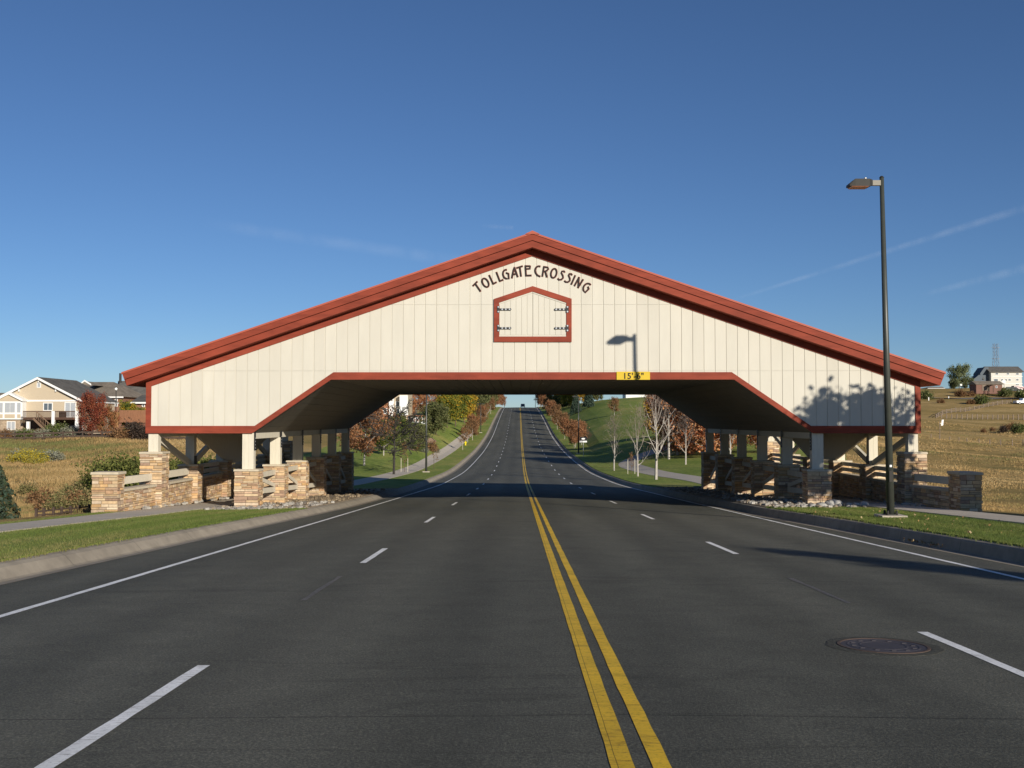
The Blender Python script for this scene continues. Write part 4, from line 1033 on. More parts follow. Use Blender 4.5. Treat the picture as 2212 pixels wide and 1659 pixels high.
# staked saplings
def stakes(X, Y, label, st=True, h=1.0, s=.72):
    o = place(A_thin, X, Y, label, 'tree', s=s)
    if st:
        for q in (-1, 1):
            b = MB(); b.tube((X+q*.33, Y, ground(X, Y)-.2), (X+q*.33, Y, ground(X, Y)+1.45), .024, n=6)
            k = b.build('support_stake', M['creamtrim']); tag(k, f'{"left" if q < 0 else "right"} wooden stake of the {label.split(" with")[0]}', 'stake', 'tree support stakes')
stakes(XU(874, 104), 104, 'thin sapling left of the far lamp pole with two stakes')
place(A_thin, XU(937.6, 116), 116, 'thin sapling right of the far lamp pole', 'tree', s=.75)
stakes(XU(1324+39, 100), 100, 'thin sapling between the bare pale trees with two stakes', s=.5)
# through the arch, right
for u, Y, s, pr, lb in ((1326, 110, 1.0, A_asp, 'bare pale tree with white trunk nearest the road on the right'), (1377, 93, .95, A_asp3, 'bare pale tree with white trunk in the middle of the grass strip'),
                    (1416, 84.5, .98, A_asp2, 'tallest bare pale tree with white trunk at the right walk'), (1444, 120, 1.1, A_asp2, 'pale trunk tree standing behind the right walk, left one'),
                    (1480, 107, 1.0, A_asp, 'pale trunk tree standing behind the right walk, right one'), (1577, 96, 1.05, A_asp, 'bare pale tree seen between the right bridge posts')):
    P2(pr, u, Y, lb, 'tree', s=s)
BR = [(.52,.23,.10),(.44,.17,.07),(.58,.28,.12),(.36,.12,.055),(.50,.19,.08),(.62,.33,.16)]
A_mass = tree_proto('red_autumn_tree', 33, 7.4, .45, .13, 24, .5, 3.1, 2, BR, 16000, .18, 'whitebark', .6)
for u, Y, s, lb in ((1462, 126, 1.0, 'red brown autumn tree left in the cluster behind the pale trees'), (1494, 126, 1.05, 'red brown autumn tree in the middle of the cluster on the right'),
                (1524, 119, 1.0, 'red brown autumn tree right in the cluster beside the far right post'), (1482, 142, 1.15, 'rear red brown tree of the cluster under the right arch slope'),
                (1556, 128, .85, 'red brown autumn tree seen between the first gap of the right posts'), (1640, 118, .8, 'red brown autumn tree seen behind the middle right posts')):
    P2(A_mass, u, Y, lb, 'tree', 'red autumn trees on the right slope', s=s)
P2(A_gold, 1424, 160, 'thin golden tree behind the tallest bare tree', 'tree', s=.85)
P2(A_sapo, 1327, 246, 'small lone olive gold tree high on the right lawn', 'tree', s=.85)
P2(A_sapr, 1243, 186, 'orange young tree left beside the right far lamp pole', 'tree', s=.95)
P2(A_sapr, 1256, 190, 'orange young tree right beside the right far lamp pole', 'tree', s=.85)
for i, Y in enumerate((182, 200, 220, 240, 262, 286, 310, 336, 362, 388, 414, 440)):
    place((A_sapr, A_sap, A_sapo)[(0, 1, 0, 2, 2, 2, 0, 2, 2, 1, 0, 2)[i]], RC(Y)+1.3+(i % 2)*.6, Y, f'{OL[i]} young brown tree of the right roadside row counted from the bridge', 'tree', 'young trees along the right kerb', s=.92+trnd.uniform(-.08, .14)+.01*i)
for i, (u, Y, s) in enumerate(((1163, 452, 1.2), (1170, 446, 1.5), (1178, 440, 1.45), (1184, 430, 1.2))):
    P2(A_sapr, u, Y, f'{OL[i]} rusty tree at the crest right of the road', 'tree', 'rusty trees at the right crest', s=s)
P2(A_con, 1244, 296, 'blue green spruce left of the pair on the right lawn', 'tree', s=.98)
P2(A_con, 1271, 300, 'blue green spruce right of the pair on the right lawn', 'tree', s=1.02)
for i, (u, Y, s, pr, lb) in enumerate(((1202, 372, 1.2, A_pine, 'dark green tree beside the right crest'), (1216, 360, 1.2, A_pine, 'dark green tree second from the right crest'), (1229, 350, 1.0, A_yg, 'yellow green tree left of the spruces'),
                          (1257, 340, .95, A_gold, 'golden tree between the two spruces'), (1290, 345, .8, A_pine, 'small dark tree right of the spruces'), (1218, 392, 1.0, A_grn, 'green tree behind the dark trees at the right crest'))):
    P2(pr, u, Y, lb, 'tree', s=s)
# left beyond the field
def P2z(proto, u, v, Y, label, cat, group=None, s=1, sz=None): return place(proto, XU(u, Y), Y, label, cat, group, s, sz)
o = P2(A_red, 197, 139, 'dark red tree at the right corner of the beige house', 'tree'); o.scale = (.52, .52, .86)
A_rus = tree_proto('orange_red_tree', 52, 4.6, .4, .09, 20, .5, 2.2, 2, [(.36,.13,.05),(.30,.10,.045),(.42,.18,.07),(.25,.12,.05),(.20,.13,.05)], 7000, .16, 'bark', .5)
o = P2(A_rus, 229, 140, 'lower orange red tree between the beige house and the board fence', 'tree'); o.scale = (.56, .56, .74)
P2(A_yg, 283, 150, 'yellow green tree beside the brown garage under the roof eave', 'tree', s=.60)
P2(B_dark, 288, 137, 'dark leafy bush in front of the cedar fence', 'bush', s=1.5)
P2(B_dark, 305, 136, 'dark leafy bush at the corner of the bridge roof', 'bush', s=1.3)
P2(B_brown, 262, 136, 'brown shrub right of the orange red tree', 'bush', s=1.5)
for i, (u, pr, s) in enumerate(((6, B_brown, 1.3), (22, B_sage, 1.6), (40, B_sage, 1.4), (52, B_green, 1.2), (68, B_sage, 1.3), (84, B_brown, 1.1), (98, B_sage, 1.5), (116, B_green, 1.5), (127, B_green, 1.7), (143, B_sage, 1.7), (158, B_sage, 1.6), (172, B_brown, 1.2))):
    P2(pr, u, 142+(i % 3)*1.5, f'{OL[i]} shrub from the left below the beige house', 'bush', 'shrubs between the beige house and the rail fence', s=s)
for i, (u, Y, pr, s) in enumerate(((46, 103, B_rabbit, 1.2), (64, 105, B_rabbit, 1.3), (84, 104, B_rabbit, 1.1), (100, 106, B_sage, 1.3), (118, 107, B_sage, 1.2), (36, 108, B_sage, 1.2), (74, 101, B_rabbit, .9))):
    P2(pr, u, Y, f'{OL[i]} yellow and grey brush of the patch in the left field', 'bush', 'rabbitbrush patch in the left field', s=s)
for i, (u, Y, s) in enumerate(((228, 74, .72), (252, 72, .85), (275, 71, 1.0), (293, 70, 1.08), (372, 72, .95), (388, 76, .8), (440, 73, .95))):
    P2(B_tall, u, Y, f'{OL[i]} green and yellow bush from the left behind the left stone wall', 'bush', 'bushes behind the left stone wall', s=s)
for i, (u, Y, s) in enumerate(((172, 45, .8), (150, 47, .85), (188, 44, .7), (130, 44, .7), (105, 48, .7), (180, 58, .9), (120, 56, .9), (160, 66, 1.0), (90, 60, .9), (60, 70, .8), (190, 75, 1.0))):
    P2(B_brown if i % 4 == 0 else B_olive, u, Y, f'{OL[i]} dry brown weed clump left of the end pillar', 'bush', 'dry weeds near the left end pillar', s=s)
cj = conifer_proto('small_pine', 31, 1.85, .78, SPRUCE[:2]+[(.13,.11,.05),(.05,.075,.035)], 5200, .11)
place(cj, XU(-4, 36), 36, 'small dark pine at the left edge by the sidewalk', 'tree', s=1.0)
# right field
for u, v, Y, s, pr, lb in ((1997, 852, 462, 3.3, B_green, 'round dark green bush by the hill road beside the bridge roof'), (2118, 873, 430, 3.3, B_green, 'green bush just above the curved board fence'),
      (2196, 930, 290, 2.2, B_green, 'large dark bush in the right field'), (2164, 934, 290, 1.2, B_dark, 'small dark bush left of the large dark bush'),
      (2121, 930, 292, 1.1, B_brown, 'narrow reddish bush in the right field'), (2140, 932, 300, 1.2, B_brown, 'low brown brush between the dark bushes'), (2180, 928, 310, 2.2, B_brown, 'reddish brush behind the large dark bush'),
      (2072, 846, 480, 3.0, B_brown, 'brown brush on the slope left of the shed'), (2095, 845, 480, 2.2, B_brown, 'small brown brush next to the shed'),
      (2168, 838, 478, 3.2, B_green, 'tall green bush at the right end of the shed'), (2205, 852, 460, 3.5, B_green, 'wide green bush right of the shed'), (2030, 871, 440, 1.8, B_brown, 'sparse brown bush above the curved fence'),
      (2095, 874, 430, 2.0, B_brown, 'tan bush left of the green bush above the curved fence')):
    P2(pr, u, Y, lb, 'bush', s=s)
A_pale = tree_proto('pale_green_tree', 61, 6.0, .7, .12, 20, .5, 2.4, 2, [(.20,.23,.11),(.26,.29,.15),(.16,.19,.08)], 8000, .2, 'bark', .6)
P2(A_pale, 2070, 520, 'big round green tree on the right hilltop', 'tree', s=1.75)
P2(A_pine, 2056, 522, 'dark low tree at the foot of the big hilltop tree', 'tree', s=.65)
P2(A_pine, 2081, 524, 'small dark tree right under the big hilltop tree', 'tree', s=.7)
# the trees outside the frame that throw their shadows on the bridge and the road
A_shd = tree_proto('roadside_tree', 41, 8.3, .6, .16, 28, .55, 1.95, 2, YGRN, 13500, .19, 'bark', .42, .5)
place(A_shd, 19.15, 26.9, 'leafy tree standing right of the view whose shadow falls on the bridge', 'tree', s=.88, sz=.95)
P_n = tree_proto('roadside_tree', 42, 6.6, 1.6, .12, 20, .7, 1.5, 2, YGRN, 9000, .16, 'bark', .45)
o = place(P_n, 14.7, 5.0, 'narrow leafy tree right beside the camera whose shadow crosses the lane', 'tree', rz=0); o.scale = (.42, .42, .74)
# ------------------------------------------------------------------ grass and weeds (uncountable)
def blades(name, pts, hgt, wid, pal, nper, label, spreadr=.05, lean=.5, seed=5):
    rnd = np.random.default_rng(seed); n = len(pts)*nper
    base = np.repeat(pts, nper, 0)+np.concatenate([rnd.normal(size=(n, 2))*spreadr, np.zeros((n, 1))], 1)
    h = np.repeat(hgt, nper)*rnd.uniform(.55, 1.2, n); az = rnd.random(n)*6.283; wd = np.repeat(wid, nper)*rnd.uniform(.7, 1.3, n)
    sx = np.stack([np.cos(az), np.sin(az), np.zeros(n)], 1)*wd[:, None]*.5
    tip = base+np.concatenate([rnd.normal(size=(n, 2))*(h*lean)[:, None], h[:, None]], 1); base[:, 2] -= .03
    V = np.stack([base-sx, base+sx, tip], 1).reshape(-1, 3)
    P = np.array(pal); X_, Y2 = base[:, 0], base[:, 1]
    q = .5+.25*np.sin(X_*.11+2*np.sin(Y2*.045))+.17*np.sin(Y2*.16+X_*.05)+.12*np.sin(X_*.6-Y2*.33)+rnd.normal(size=n)*.10+(.16*np.sin(X_*5.1+np.sin(Y2*.3)+.4*np.sin(Y2*1.7)) if max(hgt) < .06 else 0)
    idx = np.clip((q*len(P)).astype(int), 0, len(P)-1); cc = np.clip(P[idx]*rnd.uniform(.78, 1.22, n)[:, None], 0, .9)
    o = obj(name, npmesh(name, V, 3, M['blade'], cc)); tag(o, label, 'grass', None, 'stuff'); return o
rg = np.random.default_rng(9)
def scatter(n, side, y0, y1, d0, d1, dz, p=1.0):
    ys = y0+(y1-y0)*rg.random(n)**p; out = []
    for y in ys:
        c = LC(y) if side < 0 else RC(y); d = d0(y)+(d1(y)-d0(y))*rg.random(); x = c+side*d
        out.append((x, y, ground(x, y)+dz))
    return np.array(out)
LAWNP = [(.085,.13,.028),(.11,.155,.032),(.135,.18,.038),(.16,.20,.05),(.19,.20,.06),(.25,.23,.085)]
LAWNR = LAWNP[:1]+LAWNP+[(.27,.22,.09)]
p_ = np.concatenate([scatter(15000, -1, 11, 36.5, lambda y: .02, lambda y: wl0(y), .03, .8), scatter(2500, -1, 20, 35, lambda y: wl1(y), lambda y: wl1(y)+.9, .02)])
blades('verge_grass', p_, np.full(len(p_), .045), np.full(len(p_), .012), LAWNP, 5, 'short mown grass on the verge left of the road', .05, .6)
p_ = scatter(15000, 1, 14, 36, lambda y: .02, lambda y: wr0(y), .03, .8)
blades('verge_grass', p_, np.full(len(p_), .045), np.full(len(p_), .012), LAWNR, 5, 'short mown grass with dry tips on the verge right of the road', .05, .6, 6)
# fallen leaves
p_ = scatter(110, 1, 17, 36, lambda y: .05, lambda y: wr0(y), .07)
pg = []
for q in range(60):
    y = 21.6+rg.random()*2.2; x = RC(y)-.25+rg.normal()*.14; pg.append((x, y, zroad(x, y)+.035+abs(rg.normal())*.02))
p_ = np.concatenate([p_, np.array(pg)])
o = obj('fallen_leaves', npmesh('fallen_leaves', leafquads(rg, p_, .045), 4, M['leaf'], leafcols(rg, [(.42,.28,.13),(.36,.21,.09),(.48,.36,.20)], len(p_)))); tag(o, 'brown leaves scattered over the right verge and gutter', 'leaves', None, 'stuff')
DRY = [(.22,.20,.075),(.32,.23,.095),(.41,.28,.12),(.46,.31,.135),(.50,.37,.18),(.38,.245,.105)]
def wedge(n, u0, u1, y0, y1, p):
    ys = y0*(y1/y0)**(rg.random(n)**p); us = u0+(u1-u0)*rg.random(n); out = []
    for y, u in zip(ys, us):
        x = XU(u, y)
        if y < 64 and abs(x-BX) < 14.9: continue
        if y < 37 and (x > LC(y)-wl1(y)-1.2 and x < 0): continue
        if y < 37 and (x < RC(y)+wr1(y)+.1 and x > 0): continue
        out.append((x, y, ground(x, y)))
    return np.array(out)
def patchy(p, th):   # leave uneven gaps
    n = np.sin(p[:,0]*.9+np.sin(p[:,1]*.4)*2)+np.sin(p[:,1]*.55+p[:,0]*.21)+.8*np.sin(p[:,0]*.17-p[:,1]*.12)
    return p[n+rg.normal(size=len(p))*.8 > th]
p_ = patchy(wedge(58000, -40, 470, 36, 139, 1.0), -.9); Y_ = p_[:, 1]
blades('field_grass', p_, .12+.0012*Y_, .010+.00055*Y_, [(.20,.21,.07)]+DRY, 4, 'tall dry golden grass of the left field', .14, .35, 7)
p_ = patchy(wedge(52000, 1790, 2260, 36.5, 330, 1.0), -.4); Y_ = p_[:, 1]
blades('field_grass', p_, .05+.0007*Y_, .009+.0005*Y_, [tuple(q*1.15 for q in c) for c in DRY], 3, 'short dry golden grass of the right field', .16, .5, 8)
# ------------------------------------------------------------------ landscape rocks
rr = random.Random(21)
RC_ = [(.34,.31,.27),(.44,.41,.36),(.26,.23,.20),(.48,.45,.40),(.36,.29,.21)]
for s in (-1, 1):
    b = MB()
    for i in range(900):
        if s < 0:
            y = 36.2+26*rr.random()**1.5; x = LC(y)-.12-(wl0(y)-.25)*rr.random()**(.8)
            if y > 45 and rr.random() < .45: continue
        else:
            y = 35.2+28*rr.random()**1.3; x = RC(y)+.12+(wr0(y)-.25)*rr.random()
        if any(abs(y-q) < .38 for q in PS) and abs(x-(BX+s*10.36)) < .43: continue
        r = rr.uniform(.03, .10)*(1.2 if y < 42 else 1); c = rr.choice(RC_); k = rr.uniform(.75, 1.25)
        if s < 0 and y > 42: c = (.27,.21,.14)
        b.blob((x, y, ground(x, y)+.03+r*.25), r, rr, 6, 0, tuple(q*k for q in c), .6)
    for i in range(160):   # along the foot of the outer walls
        y = 36+26*rr.random(); x = BX+s*13.82-s*(.30+.25*rr.random()); r = rr.uniform(.05, .13); c = rr.choice(RC_)
        b.blob((x, y, ground(x, y)+.08), r, rr, 6, 0, c, .6)
    o = b.build('river_rocks', M['rock'], smooth=False); tag(o, f'pale river rocks and gravel around the {SIDE[s]} stone piers', 'rocks', None, 'stuff')
for i, (u, v, r, lb) in enumerate(((1799, 1092, .26, 'upright pale boulder at the foot of the nearest right pier'), (1788, 1098, .24, 'low wide pale boulder in front of the nearest right pier'), (1772, 1101, .18, 'flat pale boulder left in the rock bed by the right pier'),
        (1830, 1093, .15, 'small pale boulder right of the upright boulder'), (1846, 1092, .16, 'pale boulder in the middle of the right rock bed'), (1862, 1092, .2, 'oval pale boulder last but one in the right rock bed'), (1752, 1101, .14, 'small grey boulder nearest the right kerb'),
        (1736, 1099, .13, 'smallest grey boulder by the right kerb'))):
    Y = 36.9-(v-1092)*.11; b = MB(); X = XU(u, Y); b.blob((0, 0, 0), r, random.Random(i), 10, 0, (.46,.44,.40), .62)
    o = b.build('boulder', M['rock'], smooth=True); o.location = (X, Y, ground(X, Y)+r*.35); tag(o, lb, 'boulder', 'boulders in the right rock bed')
# ================================================================== far street lamps, sign, hydrant
def far_lamp(X, Y, h, arm, label):
    z = ground(X, Y); t = empty('street_lamp', (X, Y, z), label, 'street lamp', 'lamps along the road beyond the bridge')
    b = MB(); b.tube((X, Y, z+.1), (X, Y, z+h), .11, .06, n=10); b.build('pole', M['pole'], t, smooth=True)
    b = MB(); b.box(X-.34, X+.34, Y-.34, Y+.34, z-.3, z+.12); b.build('concrete_pad', M['walk'], t)
    for a in arm:
        b = MB(); x0, x1 = X+a*.25, X+a*.95; b.hexa([(min(x0,x1), Y-.2, z+h-.24), (max(x0,x1), Y-.2, z+h-.24), (max(x0,x1), Y+.2, z+h-.24), (min(x0,x1), Y+.2, z+h-.24), (min(x0,x1)+.06, Y-.16, z+h-.06), (max(x0,x1)-.06, Y-.16, z+h-.06), (max(x0,x1)-.06, Y+.16, z+h-.06), (min(x0,x1)+.06, Y+.16, z+h-.06)])
        b.box(min(X, x0), max(X, x0), Y-.04, Y+.04, z+h-.2, z+h-.11); b.build('lamp_head', M['darkmetal'], t)
far_lamp(XU(921, 106), 106, 9.0, [1], 'dark lamp pole on the left verge just beyond the bridge')
far_lamp(XU(1038.6, 250), 250, 7.0, [1, -1], 'double headed lamp pole halfway up the left roadside')
far_lamp(XU(1249.6, 163), 163, 9.0, [-1], 'thin dark lamp pole on the right lawn beyond the bridge')
far_lamp(XU(1089.5, 470), 470, 4.6, [1], 'tiny lamp pole on the crest at the left of the road')
far_lamp(XU(1156.5, 455), 455, 9.0, [-1], 'tiny lamp pole on the crest at the right of the road')
far_lamp(XU(1189, 400), 400, 9.0, [-1], 'lamp pole among the rusty trees at the right crest')
X, Y = XU(1259.7, 150), 150; z = ground(X, Y)
t = empty('road_sign', (X, Y, z), 'small black and white sign on a grey post at the right lawn', 'sign')
b = MB(); b.box(X-.03, X+.03, Y-.03, Y+.03, z-.3, z+2.95); b.build('post', M['signgrey'], t)
b = MB(); b.box(X-.52, X+.52, Y-.05, Y-.032, z+2.15, z+2.95); b.build('sign_board', M['black'], t)
b = MB(); b.box(X-.52, X+.52, Y-.062, Y-.052, z+2.15, z+2.38)
b.prismY([(X+.26*math.cos(R(a)), z+2.66+.12*math.sin(R(a))) for a in range(0, 360, 20)], Y-.058, Y-.052)
b.build('white_marking', M['wtrim'], t)
X, Y = XU(1005.5, 195), 195; z = ground(X, Y)
t = empty('fire_hydrant', (X, Y, z), 'yellow fire hydrant on the grass strip beside the left walk', 'fire hydrant')
b = MB(); b.tube((X,Y,z-.1),(X,Y,z+.07),.20,.20,12); b.tube((X,Y,z+.07),(X,Y,z+.62),.13,.13,12); b.tube((X,Y,z+.62),(X,Y,z+.68),.17,.17,12); b.tube((X,Y,z+.68),(X,Y,z+.82),.13,.05,12); b.build('body', M['hydrant'], t)
for d in ((1,0),(-1,0),(0,-1)):
    b = MB(); b.tube((X+d[0]*.1,Y+d[1]*.1,z+.48),(X+d[0]*.25,Y+d[1]*.25,z+.48),.075,.075,10); b.build('nozzle', M['hydrant'], t)
b = MB(); b.tube((X,Y,z+.82),(X,Y,z+.90),.04,.04,6); b.build('bonnet_nut', M['hydrant'], t)
# car on the crest, coming towards the camera
def car(name, X, Y, z, rz, paint_, label, pickup=False, s=1.0):
    t = empty(name, (0,0,0), label, 'car' if not pickup else 'pickup truck')
    L, Wd = (4.7, 1.85) if not pickup else (5.6, 1.95)
    prof = [(-L/2,.35),(L/2,.35),(L/2,.85),(L/2-.9,1.0),(L/2-1.6,1.65),(-L/2+.35,1.68),(-L/2,1.0)] if not pickup else [(-L/2,.4),(L/2,.4),(L/2,.95),(L/2-1.2,1.08),(L/2-1.75,1.8),(L/2-3.4,1.8),(L/2-3.6,1.1),(-L/2,1.1)]
    b = MB(); n = len(prof)
    def xw(z_): return Wd/2*(1 if z_ < 1.05 else .86)
    b.add([(xz[0], -xw(xz[1]), xz[1]) for xz in prof]+[(xz[0], xw(xz[1]), xz[1]) for xz in prof], [tuple(range(n)), tuple(range(2*n-1, n-1, -1))]+[(i, i+n, (i+1)%n+n, (i+1)%n) for i in range(n)])
    b.v = [(-p[1], -p[0], p[2]) for p in b.v]; body = b.build('body', paint_, t)    # the nose points to -Y
    f = L/2; b = MB(); za, zb = (1.06, 1.58) if not pickup else (1.14, 1.72); ya, yb = (-(f-.98), -(f-1.52)) if not pickup else (-(f-1.27), -(f-1.70))
    b.add([(-Wd*.42, ya-.02, za), (Wd*.42, ya-.02, za), (Wd*.37, yb-.02, zb), (-Wd*.37, yb-.02, zb)], [(0,1,2,3)]); b.build('windscreen', M['glass'], t)
    for q in (-1, 1):
        b = MB(); xx = q*(Wd/2*.875); y0, y1 = (-(f-1.6), f-.5) if not pickup else (-(f-1.8), -(f-3.3))
        b.hexa([(xx-.012,y0,1.1),(xx+.012,y0,1.1),(xx+.012,y1,1.1),(xx-.012,y1,1.1),(xx-.012,y0+.3,1.5),(xx+.012,y0+.3,1.5),(xx+.012,y1-.2,1.5),(xx-.012,y1-.2,1.5)]); b.build('side_window', M['glass'], t)
        b = MB(); b.box(q*Wd*.36-.17, q*Wd*.36+.17, -f-.012, -f+.02, .66, .84); b.build('headlight', M['lamp'], t)
        for yy in (-f+.9, f-.95):
            b = MB(); b.tube((q*Wd*.40, yy, .34), (q*Wd*.505, yy, .34), .34, .34, 16); w_ = b.build('wheel', M['tyre'], t)
            b = MB(); b.tube((q*Wd*.50, yy, .34), (q*Wd*.512, yy, .34), .19, .19, 12); b.build('rim', M['signgrey'], w_)
    b = MB(); b.box(-.55, .55, -f-.015, -f+.02, .55, .78); b.build('grille', M['black'], t)
    b = MB(); b.box(-Wd*.47, Wd*.47, -f-.06, -f+.03, .36, .50); b.build('bumper', M['signgrey'], t)
    t.location = (X, Y, z); t.rotation_euler = (0, 0, rz); t.scale = (s,)*3
car('car', XU(1129.3, 462), 462, zroad(1.9, 462), 0, M['carpaint'], 'small dark car coming over the crest of the road', s=.98)
# ================================================================== houses
def wbox(b, u0, v0, u1, v1, Y, th, m=0, out=0):
    um, vm = (u0+u1)/2, (v0+v1)/2
    b.box(W(u0, vm, Y).x, W(u1, vm, Y).x, Y-out, Y+th, W(um, v1, Y).z, W(um, v0, Y).z, m)
def wpt(u, v, Y): p = W(u, v, Y); return (p.x, p.z)
def window(parent, u0, v0, u1, v1, Y, fr=.10, glass='blind', mull=1, out=.05):
    a, c = wpt(u0, v1, Y), wpt(u1, v0, Y); b = MB(); x0, z0, x1, z1 = a[0], a[1], c[0], c[1]
    for q in ((x0,x1,z0,z0+fr),(x0,x1,z1-fr,z1),(x0,x0+fr,z0+fr,z1-fr),(x1-fr,x1,z0+fr,z1-fr)): b.box(q[0], q[1], Y-out, Y-.002, q[2], q[3])
    for k in range(mull):
        xm = x0+(x1-x0)*(k+1)/(mull+1); b.box(xm-.035, xm+.035, Y-out+.01, Y-.003, z0+fr, z1-fr)
    w_ = b.build('window', M['wtrim'], parent)
    b = MB(); b.box(x0+fr, x1-fr, Y-.02, Y-.001, z0+fr, z1-fr); b.build('pane', M[glass], w_)
def z3(x, y): return (x/8.16, 799.7+y/8.16)      # enlarged view of the left edge of the photo
YH = 155.0
t = empty('beige_house', (UX(60, YH), YH, W(60, 935, YH).z), 'beige gabled house with white trim and raised brown deck beyond the left field', 'house')
ap, eR = wpt(*z3(690, 135), YH), wpt(*z3(1490, 545), YH); slo = (ap[1]-eR[1])/(eR[0]-ap[0]); xR = wpt(*z3(1465, 900), YH)[0]; xL = 2*ap[0]-xR; zg = W(60, 938, YH).z
b = MB(); b.prismY([(xL, zg), (xR, zg), (xR, ap[1]-slo*(xR-ap[0])-.12), (ap[0], ap[1]-.12), (xL, ap[1]-slo*(xR-ap[0])-.12)], YH, YH+12); b.build('wall', M['tan'], t)
b = MB()
for s in (-1, 1):
    P = [(ap[0], ap[1]-.1), (ap[0]+s*(eR[0]-ap[0]), eR[1]-.1), (ap[0]+s*(eR[0]-ap[0]), eR[1]+.12), (ap[0], ap[1]+.12)]
    b.prismY(P if s > 0 else P[::-1], YH-.55, YH+13.2)
rf = b.build('roof', M['shingle'], t)
b = MB()
for s in (-1, 1):
    P = [(ap[0], ap[1]-.24), (ap[0]+s*(eR[0]-ap[0]), eR[1]-.24), (ap[0]+s*(eR[0]-ap[0]), eR[1]+.1), (ap[0], ap[1]+.1)]
    b.prismY(P if s > 0 else P[::-1], YH-.60, YH-.552)
b.box(eR[0]+.001, eR[0]+.10, YH-.55, YH+13.2, eR[1]-.18, eR[1]+.0); b.build('fascia', M['wtrim'], rf)
b = MB(); wbox(b, *z3(400, 523), *z3(1470, 553), YH, 0, out=.06); wbox(b, *z3(1448, 556), *z3(1474, 1060), YH, 0, out=.055); b.build('trim_band', M['wtrim'], t)
b = MB(); 
for x in (345, 993, 690): wbox(b, *z3(x-10, 325 if x != 690 else 175), *z3(x+10, 378 if x != 690 else 215), YH, 0, out=.3)
b.build('eave_bracket', M['wtrim'], t)
window(t, *z3(650, 218), *z3(724, 308), YH, .09, 'blind', 0)
window(t, *z3(762, 572), *z3(932, 716), YH, .11, 'glass', 1)
window(t, *z3(1136, 562), *z3(1342, 835), YH, .12, 'blind', 1)
b = MB(); wbox(b, *z3(0, 880), *z3(395, 1120), YH-.9, .9); b.build('stone_base', simple('fieldstone veneer', (.36,.28,.20), .9, .35, 4), t)
Yb = YH-1.2
b = MB(); wbox(b, *z3(-60, 548), *z3(395, 868), Yb, 1.3); bay = b.build('bay_window', M['wtrim'], t)
for x0, x1, gl in ((85, 175, 'blind'), (180, 262, 'blind'), (302, 362, 'blind'), (-5, 48, 'blind')):
    b = MB(); wbox(b, *z3(x0, 575), *z3(x1, 745), Yb, .01, out=.02); b.build('pane', M[gl], bay)
for x0, x1 in ((80, 262), (302, 362), (-30, 48)):
    b = MB(); wbox(b, *z3(x0, 776), *z3(x1, 845), Yb, .01, out=.02); b.build('panel', M['tan'], bay)
a_, l_, r_ = wpt(*z3(170, 425), Yb), wpt(*z3(-75, 545), Yb), wpt(*z3(415, 545), Yb)
b = MB(); b.prismY([l_, (r_[0], l_[1]), (a_[0], a_[1])], Yb-.05, Yb+1.2); b.build('bay_gable', M['tan'], t)
b = MB()
for e in (l_, r_):
    P = [(a_[0], a_[1]-.03), (e[0], l_[1]-.05), (e[0], l_[1]+.28), (a_[0], a_[1]+.28)]
    b.prismY(P if e is r_ else P[::-1], Yb-.35, Yb+1.2)
b.build('bay_roof', M['wtrim'], t)
window(t, *z3(120, 900), *z3(275, 1050), YH-.9, .09, 'blind', 1)
b = MB(); wbox(b, *z3(405, 880), *z3(1448, 1100), YH, 0, out=.03); b.build('basement_wall_shade', simple('basement wall in painted shade', (.075,.055,.045), .9, .2, 2), t)  # near black brown stands in for the deep shade under the deck
# deck
Yd = YH-3.4
b = MB(); wbox(b, *z3(405, 830), *z3(1375, 872), Yd, 3.3); b.build('deck_floor', M['deck'], t)
b = MB(); wbox(b, *z3(405, 718), *z3(1375, 732), Yd, .08)
k = 405
while k < 1370: wbox(b, *z3(k, 732), *z3(k+7, 830), Yd+.02, .05); k += 19
b.build('deck_railing', M['deck'], t)
for x0 in (905, 1322, 462):
    b = MB(); wbox(b, *z3(x0, 720 if x0 > 500 else 905), *z3(x0+52, 1100), Yd-.15, .35); b.build('deck_post', M['wtrim'], t)
b = MB(); pa, pb_ = W(*z3(590, 850), Yd-.8), W(*z3(860, 1110), Yd-.8)
for dy in (0, 1.1): b.beam((pa.x, Yd-.9+dy, pa.z), (pb_.x, Yd-.9+dy, pb_.z), .08, .30)
for k in range(13):
    f = (k+.5)/13; b.box(pa.x+(pb_.x-pa.x)*f-.15, pa.x+(pb_.x-pa.x)*f+.15, Yd-.9, Yd+.2, pa.z+(pb_.z-pa.z)*f, pa.z+(pb_.z-pa.z)*f+.05)
b.beam((pa.x+.5, Yd-.95, pa.z+1.0), (pb_.x+.5, Yd-.95, pb_.z+1.0), .07, .12)
for k in range(8):
    f = k/7; b.box(pa.x+.5+(pb_.x-pa.x)*f-.03, pa.x+.5+(pb_.x-pa.x)*f+.03, Yd-.97, Yd-.93, pa.z+(pb_.z-pa.z)*f, pa.z+(pb_.z-pa.z)*f+1.0)
b.build('deck_stair', M['deckl'], t)
b = MB(); wbox(b, *z3(1150, 975), *z3(1320, 1110), YH, 0, out=.05); b.build('basement_door', M['blind'], t)
b = MB(); gx = W(*z3(1100, 790), Yd+1); b.box(gx.x-.45, gx.x+.45, Yd+.8, Yd+1.3, gx.z-.35, gx.z+.2); b.tube((gx.x-.45, Yd+1.05, gx.z+.22), (gx.x+.45, Yd+1.05, gx.z+.22), .27, .27, 10)
g_ = b.build('barbecue_grill', M['darkmetal']); tag(g_, 'dark barbecue grill standing on the deck of the beige house', 'grill')
